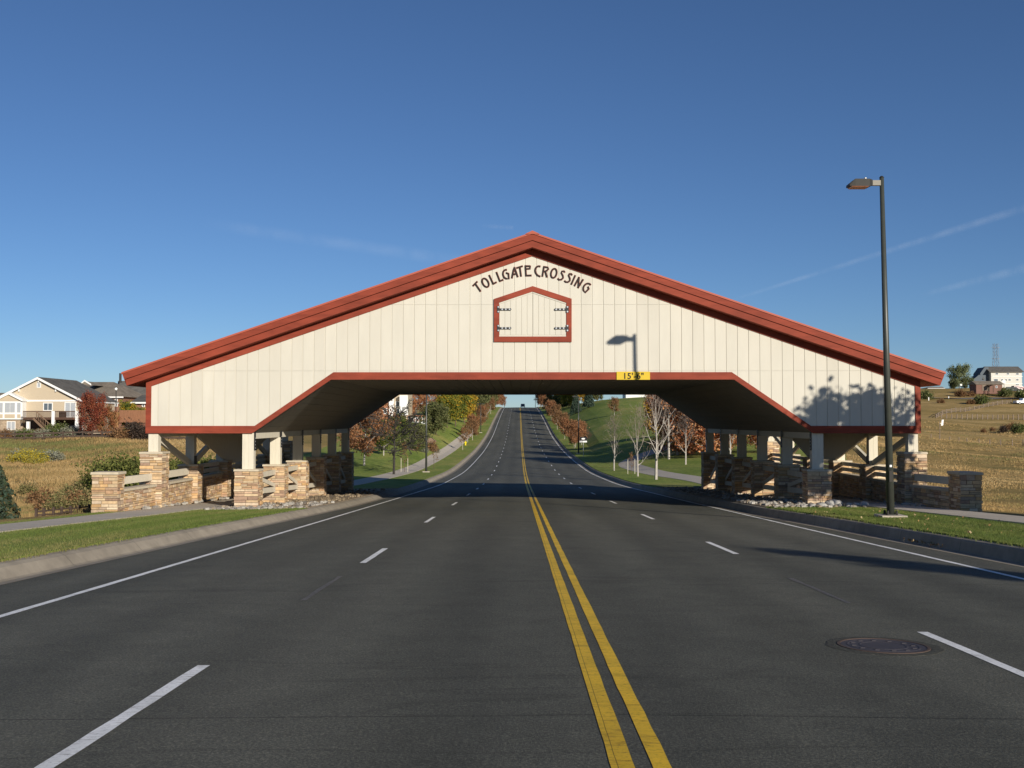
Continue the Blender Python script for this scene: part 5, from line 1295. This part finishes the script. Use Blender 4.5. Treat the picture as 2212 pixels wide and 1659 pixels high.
# neighbours behind
def hiphouse(name, u0, u1, ve, vt, Y, depth, wallm, roofm, label, ut0=None, ut1=None, wins=(), vb=930, hip=True):
    x0, x1 = UX(u0, Y), UX(u1, Y); ze, zt, zb = W((u0+u1)/2, ve, Y).z, W((u0+u1)/2, vt, Y).z, W((u0+u1)/2, vb, Y).z
    t = empty(name, ((x0+x1)/2, Y, zb), label, 'house')
    b = MB(); b.box(x0, x1, Y, Y+depth, zb, ze); b.build('wall', wallm, t)
    q0, q1 = (UX(ut0, Y+depth/2), UX(ut1, Y+depth/2)) if ut0 is not None else (x0, x1); o = .5
    b = MB(); b.add([(x0-o,Y-o,ze-.02),(x1+o,Y-o,ze-.02),(x1+o,Y+depth+o,ze-.02),(x0-o,Y+depth+o,ze-.02),(q0,Y+depth/2,zt),(q1,Y+depth/2,zt),
          (x0-o,Y-o,ze+.02),(x1+o,Y-o,ze+.02),(x1+o,Y+depth+o,ze+.02),(x0-o,Y+depth+o,ze+.02)],
          [(3,2,1,0),(6,7,5,4),(8,9,4,5),(7,8,5),(9,6,4),(0,1,7,6),(1,2,8,7),(2,3,9,8),(3,0,6,9)]); rf = b.build('roof', roofm, t)
    b = MB(); b.box(x0-o, x1+o, Y-o-.05, Y-o-.002, ze-.20, ze+.03); b.build('gutter_board', M['wtrim'], rf)
    for w_ in wins: window(t, *w_, Y, .10, 'glass', 1 if w_[2]-w_[0] > 7 else 0)
    return t, rf
t, rf = hiphouse('brown_house', 205, 262, 857, 822, 178, 13, M['brick'], M['shingleb'], 'brick house with wide brown roof behind the dark red tree', 178, 245, (z3(1885, 500)+z3(1960, 635), z3(2025, 500)+z3(2075, 640)))
b = MB(); g = [wpt(*z3(1440, 250), 177.4), wpt(*z3(1510, 195), 177.4), wpt(*z3(1625, 265), 177.4)]
b.prismY([g[0], g[2], g[1]], 177.0, 186); b.build('dormer', M['shingleb'], rf)
b = MB()
for p, q in ((g[0], g[1]), (g[1], g[2])): b.prismY([(p[0], p[1]-.05), (q[0], q[1]-.05), (q[0], q[1]+.22), (p[0], p[1]+.22)], 176.93, 176.998)
b.build('dormer_trim', M['wtrim'], rf)
t, rf = hiphouse('brown_house', 118, 215, 868, 824, 192, 14, M['tan'], M['shingleb'], 'house with long brown roof directly behind the beige house ridge', 150, 196)
t, rf = hiphouse('brown_house', 255, 330, 868, 820, 205, 12, M['brick'], M['shingle'], 'house with grey roof and vent pipe just left of the bridge eave', 254, 330)
b = MB(); p = W(260, 816, 208); b.tube((p.x, 208, p.z-1), (p.x, 208, p.z+.9), .25, .25, 8); b.build('vent_pipe', M['darkmetal'], rf)
hiphouse('garage', 291, 345, 869, 852, 150, 9, M['brick'], M['shingle'], 'small dark brown garage with grey roof half hidden by the bridge', 305, 345, ((306.5, 872.5, 313, 879),), vb=912)
hiphouse('brown_house', -30, 22, 868, 847, 190, 10, M['brick'], M['shingleb'], 'dark roofed house showing only its roof at the left edge of the photo', -20, 12)
# board fences
def boardfence(u0, u1, v0, v1, Y0, Y1, mat, label):
    p0, p1 = W(u0, v0, Y0), W(u1, v0, Y1); h = p0.z-W(u0, v1, Y0).z
    t = empty('board_fence', (p0.x, Y0, p0.z-h), label, 'fence'); L = (p1-p0).length; n = max(2, int(L/2.4))
    for k in range(n):
        b = MB(); m_ = 12
        for j in range(m_):
            a = p0.lerp(p1, (k+j/m_)/n); e = p0.lerp(p1, (k+(j+.92)/m_)/n); zz = p0.lerp(p1, (k+.5)/n).z
            b.hexa([(a.x,a.y-.012,zz-h-.5),(e.x,e.y-.012,zz-h-.5),(e.x,e.y+.012,zz-h-.5),(a.x,a.y+.012,zz-h-.5),(a.x,a.y-.012,zz),(e.x,e.y-.012,zz),(e.x,e.y+.012,zz),(a.x,a.y+.012,zz)])
        b.build('fence_panel', mat, t)
boardfence(258, 330, 886, 905, 148, 147, M['cedar'], 'reddish cedar board fence in front of the brown garage')
boardfence(240, 256, 890, 916, 143, 146, M['cedarl'], 'light orange board fence right of the orange red tree')
# globe lamp among the houses
X, Y = XU(248.5, 152), 152; z = ground(X, Y); t = empty('garden_lamp', (X, Y, z), 'lamp post with white globe in front of the brown roofs', 'lamp post')
b = MB(); zt = W(248.5, 843, Y).z; b.tube((X, Y, z), (X, Y, zt), .09, .06, 8); b.build('pole', M['darkmetal'], t)
b = MB(); b.blob((X, Y, zt+.2), .26, random.Random(1), 10, flat=1); b.build('globe', M['lamp'], t, smooth=True)
b = MB(); b.tube((X, Y, zt+.38), (X, Y, zt+.55), .2, .03, 8); b.build('finial', M['darkmetal'], t)
# rail fence along the houses, nearer little rail fence
def railfence(pts, h, nr, mat, label, pr=.07, rw=.035, rh=.14, seed=0, sag=0, name='rail_fence', post_extra=.1):
    r_ = random.Random(seed); t = empty(name, (pts[0][0], pts[0][1], ground(*pts[0][:2])), label, 'fence')
    for i, (x, y) in enumerate(pts):
        z = ground(x, y); b = MB(); tl = r_.uniform(-.03, .03); b.beam((x, y, z-.3), (x+tl, y, z+h+post_extra), pr*2, pr*2, up=(0, 1, 0)); b.build('post', mat, t)
        if i+1 < len(pts):
            x2, y2 = pts[i+1]; z2 = ground(x2, y2)
            for k in range(nr):
                f = (k+.75)/nr*h-.05; b = MB(); b.beam((x, y, z+f+r_.uniform(-.02, .02)), (x2, y2, z2+f+r_.uniform(-.02, .02)), rw*2, rh); b.build('rail', mat, t)
railfence([(XU(-12+i*21, 137), 137+(i % 2)*.02) for i in range(21)], 1.0, 2, M['fencedark'], 'long dark brown rail fence between the left field and the houses', .07, .05, .19, post_extra=.03)
railfence([(XU(u, Y), Y) for u, Y in ((78, 33.8), (96, 34.2), (115, 34.8), (135, 35.4), (154, 36), (174, 36.7), (194, 37.5))], .24, 2, M['fencedark'], 'low dark rail fence running downhill from the left end pillar', .035, .02, .05, post_extra=.02)
# right field fences
cf = [(u, Y) for u, Y in ((2019, 356), (2024, 366), (2033, 374), (2042, 380), (2052, 385), (2062, 389), (2072, 393), (2082, 397), (2092, 401), (2102, 405), (2112, 409), (2122, 413), (2132, 417), (2142, 421), (2152, 425), (2162, 429), (2172, 433), (2181, 437))]
railfence([(XU(u, Y), Y) for u, Y in cf], 1.5, 3, M['grass_post'], 'weathered board fence curving uphill in the right field', .12, .05, .14)
railfence([(XU(u, 352), 352) for u in range(2020, 2240, 11)], 1.6, 3, M['grass_post'], 'straight post and wire fence below the curving board fence', .13, .03, .03)
railfence([(XU(u, Y), Y) for u, Y in ((2008, 246), (2026, 243), (2048, 240), (2068, 237), (2085, 235), (2111, 232), (2134, 230), (2157, 227), (2182, 224), (2205, 221), (2228, 219))], 1.3, 3, M['grass_post'], 'leaning post and wire fence across the middle of the right field', .07, .012, .012, seed=5)
X, Y = XU(2027, 205), 205; z = ground(X, Y); t = empty('field_sign', (X, Y, z), 'small white sign tilted on a thin post in the right field', 'sign')
b = MB(); b.box(X-.05, X+.05, Y-.05, Y+.05, z-.2, z+3.6); b.build('post', M['grass_post'], t)
b = MB(); b.hexa([(X+.22,Y-.08,z+2.7),(X+.62,Y-.08,z+2.75),(X+.62,Y-.05,z+2.75),(X+.22,Y-.05,z+2.7),(X+.38,Y-.08,z+3.85),(X+.78,Y-.08,z+3.9),(X+.78,Y-.05,z+3.9),(X+.38,Y-.05,z+3.85)]); b.box(X+.0, X+.45, Y-.049, Y-.02, z+3.1, z+3.2); b.build('sign_board', M['wtrim'], t)
for u, Y, lb in ((2047, 466, 'white marker post beside the hill road'), (2004, 455, 'small white marker post by the round bush')):
    X = XU(u, Y); z = ground(X, Y); b = MB(); b.box(X-.17, X+.17, Y-.15, Y+.15, z-.3, z+1.0); b.prismY([(X-.17, z+1.0), (X+.17, z+1.0), (X, z+1.2)], Y-.15, Y+.15); o = b.build('marker_post', M['wtrim']); tag(o, lb, 'post')
# hill house: white walkout side, blue grey gable end in shade
def z5(x, y): return (1965.3+x/8.16, 745.5+y/8.16)
YR = 520.0
xa, xb, xc = UX(z5(1445, 0)[0], YR), UX(z5(1990, 0)[0], YR), UX(z5(1990, 0)[0], YR)
zb, ze, zt = W(2170, z5(0, 745)[1], YR).z-3, W(2170, z5(0, 468)[1], YR).z, W(2170, z5(0, 385)[1], YR+5).z
t = empty('hill_house', ((xa+xb)/2, YR, zb), 'large pale three storey house on the right hilltop', 'house')
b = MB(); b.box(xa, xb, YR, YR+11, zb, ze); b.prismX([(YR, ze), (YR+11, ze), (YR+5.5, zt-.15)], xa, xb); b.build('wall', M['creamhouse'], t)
b = MB()
for sg in (0, 1):
    y0, y1 = (YR-.7, YR+5.5) if sg == 0 else (YR+5.5, YR+11.7)
    z0, z1 = (ze-.35, zt) if sg == 0 else (zt, ze-.35)
    b.prismX([(y0, z0), (y1, z1), (y1, z1+.25), (y0, z0+.25)], xa-1.0, xb+.8)
b.build('roof', M['shingle'], t)
for x0, y0, x1, y1 in ((1505,485,1562,525),(1705,485,1755,525),(1870,485,1922,530),(1480,590,1555,640),(1606,590,1650,640),(1735,590,1782,635),(1870,590,1920,632),(1865,682,1925,715),(1670,590,1715,640)):
    window(t, *z5(x0, y0), *z5(x1, y1), YR, .16, 'glass', 1, out=.08)
b = MB(); wbox(b, *z5(1450, 548), *z5(1988, 556), YR, 0, out=.12); wbox(b, *z5(1450, 675), *z5(1988, 683), YR, 0, out=.12); b.build('trim_band', M['wtrim'], t)
# wings to the left in shadow colour
xw0, xw1 = UX(z5(1200, 0)[0], YR+6), xa-.01
b = MB(); zwe = W(2120, z5(0, 560)[1], YR+8).z; zwt = W(2120, z5(0, 400)[1], YR+8).z
b.prismY([(xw0, zb), (xw1, zb), (xw1, zwt), (xw1-2, zwt), (xw0, W(2112, z5(0,500)[1], YR+4).z)], YR+2.5, YR+10.5); b.build('side_wing', M['bluegrey'], t)
xg0 = UX(z5(1100, 0)[0], YR+4); ge = W(2100, z5(0, 600)[1], YR+4).z; gt = W(2105, z5(0, 525)[1], YR+4).z
b = MB(); b.prismY([(xg0, zb), (xg0+5.2, zb), (xg0+5.2, ge), (xg0+2.6, gt), (xg0, ge)], YR+1.2, YR+7); b.build('garage_wing', M['bluegrey'], t)
b = MB()
b.prismX([(YR+.8, ge-.3), (YR+7.2, ge-.3), (YR+7.2, ge+.0), (YR+4.5, gt+.3), (YR+.8, ge+.0)], xg0+5.0, xw0+.5); b.build('garage_roof', M['shingle'], t)
# shed
YS = 486.0
xs0, xs1 = UX(z5(1180, 0)[0], YS), UX(z5(1640, 0)[0], YS); zs0 = W(2140, z5(0, 820)[1], YS).z-1; zse = W(2140, z5(0, 690)[1], YS).z; zst = W(2140, z5(0, 640)[1], YS).z
t = empty('red_shed', (xs0, YS, zs0), 'long low red brown shed below the hill house', 'shed')
b = MB(); b.box(xs0, xs1, YS, YS+7, zs0, zse); b.build('wall', simple('faded red shed boards', (.20,.11,.085), .9, .2, 1.2, stretch=(4,1,.5)), t)
b = MB(); b.prismX([(YS-.5, zse-.1), (YS+7.5, zse-.1), (YS+7.5, zse+.1), (YS+3.5, zst+.3), (YS-.5, zse+.15)], xs0-.5, xs1+.5); b.build('roof', M['shingleb'], t)
b = MB(); wbox(b, *z5(1275, 695), *z5(1395, 805), YS, .05, out=.12); b.build('sliding_door', M['grass_post'], t)
b = MB(); wbox(b, *z5(1395, 700), *z5(1480, 712), YS-2.5, 2.5); wbox(b, *z5(1400, 712), *z5(1412, 830), YS-2.5, .3); wbox(b, *z5(1470, 712), *z5(1480, 830), YS-2.5, .3); b.build('lean_to', M['bark'], t)
window(t, *z5(1512, 715), *z5(1545, 755), YS, .12, 'glass', 0, out=.1)
# water tank / satellite dish shapes, parked vehicles
for u, v, Y, r, lb in ((z5(1662, 0)[0], z5(0, 636)[1], 478, .85, 'white satellite dish on a mast at the right end of the shed'), (z5(905, 0)[0], z5(0, 700)[1], 505, .5, 'small white satellite dish under the big hilltop tree')):
    p = W(u, v, Y); t = empty('satellite_dish', (p.x, Y, ground(p.x, Y)), lb, 'satellite dish')
    b = MB(); n = 16; vs = [(p.x, Y, p.z)]
    for k in (1, 2):
        vs += [(p.x+r*k/2*math.cos(2*math.pi*i/n), Y-.06*k*k*r, p.z+r*k/2*math.sin(2*math.pi*i/n)) for i in range(n)]
    fs = [(0, 1+(i+1)%n, 1+i) for i in range(n)]+[(1+i, 1+(i+1)%n, 1+n+(i+1)%n, 1+n+i) for i in range(n)]; b.add(vs, fs); b.build('dish', M['lamp'], t)
    b = MB(); b.tube((p.x, Y+.1, ground(p.x, Y)-.3), (p.x, Y+.1, p.z), .09, .09, 8); b.build('mast', M['darkmetal'], t)
p = XU(z5(1975, 0)[0], 432); car('pickup_truck', p, 432, ground(p, 432), R(100), M['whitepaint'], 'white pickup truck parked in the right field by the fence end', True, 1.35)
p = XU(z5(1800, 0)[0], 500); car('car', p, 500, ground(p, 500), R(80), M['carpaint'], 'dark car parked below the pale hill house', s=1.45)
p = XU(z5(1900, 0)[0], 502); car('car', p, 502, ground(p, 502), R(95), simple('dark red vehicle paint', (.13,.02,.02), .35, .05, 2, spec=.6), 'dark reddish car parked right below the pale hill house', s=1.45)
# lattice pylon
X, Y = XU(2149.5, 900), 900; zt = W(2149.5, 742, Y).z; z0 = ground(X, Y)
t = empty('power_pylon', (X, Y, z0), 'grey lattice power pylon rising behind the hill house', 'pylon'); H_ = zt-z0
def leg(a, e, r=.16): return a, e, r
b = MB(); lv = 10
def hw_(f): return 3.0*(1-f)+1.5*f if f < .8 else 1.5
for k in range(lv):
    f0, f1 = k/lv, (k+1)/lv; a0, a1 = hw_(f0), hw_(f1)
    for sx in (-1, 1):
        for sy in (-1, 1): b.tube((X+sx*a0, Y+sy*a0, z0+H_*f0), (X+sx*a1, Y+sy*a1, z0+H_*f1), .17, .17, 4)
    for sy in (-1, 1):
        b.tube((X-a0, Y+sy*a0, z0+H_*f0), (X+a1, Y+sy*a1, z0+H_*f1), .09, .09, 3); b.tube((X+a0, Y+sy*a0, z0+H_*f0), (X-a1, Y+sy*a1, z0+H_*f1), .09, .09, 3)
    for sx in (-1, 1):
        b.tube((X+sx*a0, Y-a0, z0+H_*f0), (X+sx*a1, Y+a1, z0+H_*f1), .09, .09, 3)
b.build('lattice_body', M['steel'], t)
for f in (.62, .78, .94):
    b = MB(); z = z0+H_*f
    for sy in (-.6, .6): b.tube((X-3.9, Y, z), (X, Y+sy, z-.5), .12, .12, 4); b.tube((X+3.9, Y, z), (X, Y+sy, z-.5), .12, .12, 4)
    b.tube((X-3.9, Y, z), (X+3.9, Y, z+.1), .13, .13, 4); b.build('cross_arm', M['steel'], t)
# power lines low on the hill
for i, (v0, v1) in enumerate(((838, 846), (843.5, 852))):
    c0, c1 = W(1900, v0, 560), W(2230, v1-2, 560); b = MB(); pr = None
    for k in range(13):
        f = k/12; q = c0.lerp(c1, f); q.z -= 4*f*(1-f)*1.2
        if pr is not None: b.tube(pr, q, .05, .05, 4, caps=False)
        pr = q
    o = b.build('power_line', M['darkmetal']); tag(o, ['upper thin wire crossing the sky beside the bridge eave', 'lower thin wire crossing the sky beside the bridge eave'][i], 'wire')
# low dark roof on the skyline beside the eave
hiphouse('far_house', 2006, 2040, 838.5, 834.5, 600, 14, M['tan'], M['shingleb'], 'tiny low house on the skyline right beside the bridge eave', 2010, 2036, vb=846)
# ---- houses through the arch
def z1(x, y): return ((1100+x/3.687)/1.4756, (1230+y/3.687)/1.4756)
YA = 222.0
zg = ground(UX(900, YA), YA)-1.5
t = empty('bank_house', (UX(900, YA), YA, zg), 'pale two storey house with white columns and brick on the left bank', 'house')
p0, p1 = wpt(*z1(330, 0), YA), wpt(*z1(735, 0), YA)
b = MB(); b.box(p0[0]-8, p1[0], YA, YA+10, zg, W(890, 838, YA).z); b.build('wall', M['tan'], t)
b = MB(); b.prismX([(YA-.8, W(890, 838, YA).z-.2), (YA+10.8, W(890, 838, YA).z-.2), (YA+5, W(890, 818, YA).z)], p0[0]-9, p1[0]+.8); b.build('roof', M['shingleb'], t)
for x0, x1 in ((640, 735), (515, 572)):
    b = MB(); wbox(b, *z1(x0, 110), *z1(x1, 345 if x0 > 600 else 390), YA-1.6, .9); b.build('column', M['wtrim'], t)
b = MB(); wbox(b, *z1(340, 200), *z1(505, 420), YA-1.0, 1.0); b.build('brick_wall', simple('orange brick', (.50,.23,.13), .9, .25, 4), t)
for x0, y0, x1, y1 in ((590,180,650,250),(600,260,640,330),(445,260,495,330),(380,280,420,350)):
    window(t, *z1(x0, y0), *z1(x1, y1), YA-(1.0 if x0 < 500 else 0), .14, 'glass', 0, out=.08)
b = MB(); wbox(b, *z1(560, 345), *z1(945, 352), YA-6, .15); wbox(b, *z1(560, 395), *z1(945, 402), YA-6, .15)
for k in range(560, 945, 42): wbox(b, *z1(k, 345), *z1(k+7, 425), YA-6, .15)
fo = b.build('garden_fence', M['cedar']); tag(fo, 'low brown garden fence in front of the bank house', 'fence')
for x0, x1, y0, y1, lb in ((740, 780, 355, 405, 'grey blue barrel behind the garden fence'), (785, 870, 375, 412, 'long white planter behind the garden fence'), (895, 945, 380, 415, 'short white planter at the right end of the garden fence')):
    p, q = wpt(*z1(x0, y1), YA-5), wpt(*z1(x1, y0), YA-5); b = MB(); h = (q[1]-p[1]); b.box(p[0], q[0], YA-5.3, YA-4.5, p[1]-1.2, q[1]); b.box(p[0]-.08, q[0]+.08, YA-5.38, YA-4.42, q[1]+.002, q[1]+.1)
    o = b.build('planter_box', M['whitepaint'] if 'white' in lb else M['bluegrey']); tag(o, lb, 'planter')
# wood chip beds on the left bank
for cx, cy, ax, ay, rz in ((914, 172, 2.0, 9, .2), (893, 150, 1.6, 6, -.1)):
    X0, Y0 = XU(cx, cy), cy; b = MB(); rb = random.Random(cy); n = 22; ring = []
    ang = [2*math.pi*i/n for i in range(n)]; rad = [rb.uniform(.8, 1.15) for _ in ang]
    for q in (1, .66, .33):
        for a, k in zip(ang, rad):
            x, y = X0+ax*k*q*math.cos(a), Y0+ay*k*q*math.sin(a); b.v.append((x, y, ground(x, y)+.12))
    b.v.append((X0, Y0, ground(X0, Y0)+.16))
    for j in range(2):
        for i in range(n): b.f.append((j*n+i, j*n+(i+1)%n, (j+1)*n+(i+1)%n, (j+1)*n+i)); b.m.append(0); b.c.append(None)
    for i in range(n): b.f.append((2*n+i, 2*n+(i+1)%n, 3*n)); b.m.append(0); b.c.append(None)
    struct(b.build('mulch_bed', M['mulch']))
for i, (x, y, pr, s) in enumerate(((850, 640, B_brown, .9), (885, 655, B_green, .9), (1000, 590, B_brown, 1.2), (1050, 600, B_sage, .9), (800, 640, B_sage, .8), (720, 620, B_green, 1.5), (760, 600, B_green, 1.4), (920, 620, B_sage, .8), (540, 640, B_dark, 1.0), (420, 650, B_brown, 1.3), (640, 640, B_green, 1.2))):
    P2(pr, z1(x, y)[0], 146-(x > 950)*-8, f'{OL[i]} small shrub in the beds on the left bank beyond the bridge', 'bush', 'shrubs in the beds of the left bank', s=s)
# long white building on the skyline above the right lawn
Yw = 380; p0, p1 = wpt(1352, 856, Yw), wpt(1425, 846, Yw)
t = empty('white_building', (p0[0], Yw, p0[1]), 'long white building just visible under the top of the arch on the right', 'building')
b = MB(); b.box(p0[0], p1[0]+9, Yw, Yw+12, p0[1]-2.5, p1[1]+1.5); b.build('wall', M['wtrim'], t)
b = MB(); b.prismX([(Yw-.6, p1[1]+1.4), (Yw+12.6, p1[1]+1.4), (Yw+6, p1[1]+4)], p0[0]-.6, p1[0]+9.6); b.build('roof', M['shingle'], t)
# ---- contrails: thin vapour ribbons high up
def vapour(name, pts, wid, alpha, label):
    m, t_, b_ = newmat('ice vapour', 1.0); D = 6000
    tc = N(t_, 'ShaderNodeTexCoord'); sp = N(t_, 'ShaderNodeSeparateXYZ'); t_.links.new(tc.outputs['UV'], sp.inputs[0])
    n1 = noise(t_, .0035, 5, .6); ml = N(t_, 'ShaderNodeMath', operation='MULTIPLY')
    # soft edges across the ribbon
    rv = ramp(t_, sp.outputs[1], [(0, (0,0,0)), (.4, (1,1,1)), (.6, (1,1,1)), (1, (0,0,0))]); ru = ramp(t_, sp.outputs[0], [(0, (0,0,0)), (.25, (1,1,1)), (.9, (1,1,1)), (1, (.6,.6,.6))])
    rn = ramp(t_, n1.outputs[0], [(.35, (.15,)*3), (.65, (1,)*3)])
    o = mix(t_, 1.0, rv.outputs[0], ru.outputs[0], 'MULTIPLY'); o = mix(t_, 1.0, o, rn.outputs[0], 'MULTIPLY')
    t_.links.new(o, ml.inputs[0]); ml.inputs[1].default_value = alpha; t_.links.new(ml.outputs[0], b_.inputs['Alpha'])
    b_.inputs['Base Color'].default_value = (.75,.78,.82,1)
    me = bpy.data.meshes.new(name); vs, fs, uv = [], [], []; n = len(pts)
    for i, (u, v) in enumerate(pts):
        hw = wid[i]/2; dist = D+i*300
        a, c = W(u, v+hw, dist), W(u, v-hw, dist); vs += [tuple(a), tuple(c)]
    for i in range(n-1): fs.append((2*i, 2*i+2, 2*i+3, 2*i+1))
    me.from_pydata(vs, [], fs); ul = me.uv_layers.new(name='UV')
    for i in range(n-1):
        for k, (a, c) in enumerate(((i, 0), (i+1, 0), (i+1, 1), (i, 1))): ul.data[4*i+k].uv = (a/(n-1), c)
    me.materials.append(m); o = obj(name, me); tag(o, label, 'cloud'); o.visible_shadow = True
def ln(p, q, n=8): return [(p[0]+(q[0]-p[0])*i/n, p[1]+(q[1]-p[1])*i/n) for i in range(n+1)]
vapour('contrail', ln((1560, 655), (2290, 425)), [9+2*i for i in range(9)], .055, 'long faint contrail rising to the right behind the street lamp')
vapour('contrail', ln((1980, 640), (2290, 560)), [14+2*i for i in range(9)], .045, 'short faint contrail low at the right edge of the sky')
vapour('cirrus_wisp', ln((430, 480), (1000, 565)), [34]*9, .035, 'faint cirrus wisp left above the bridge roof')
vapour('cirrus_wisp', ln((1040, 488), (1110, 492)), [12]*9, .07, 'tiny cirrus wisp just above the bridge ridge')
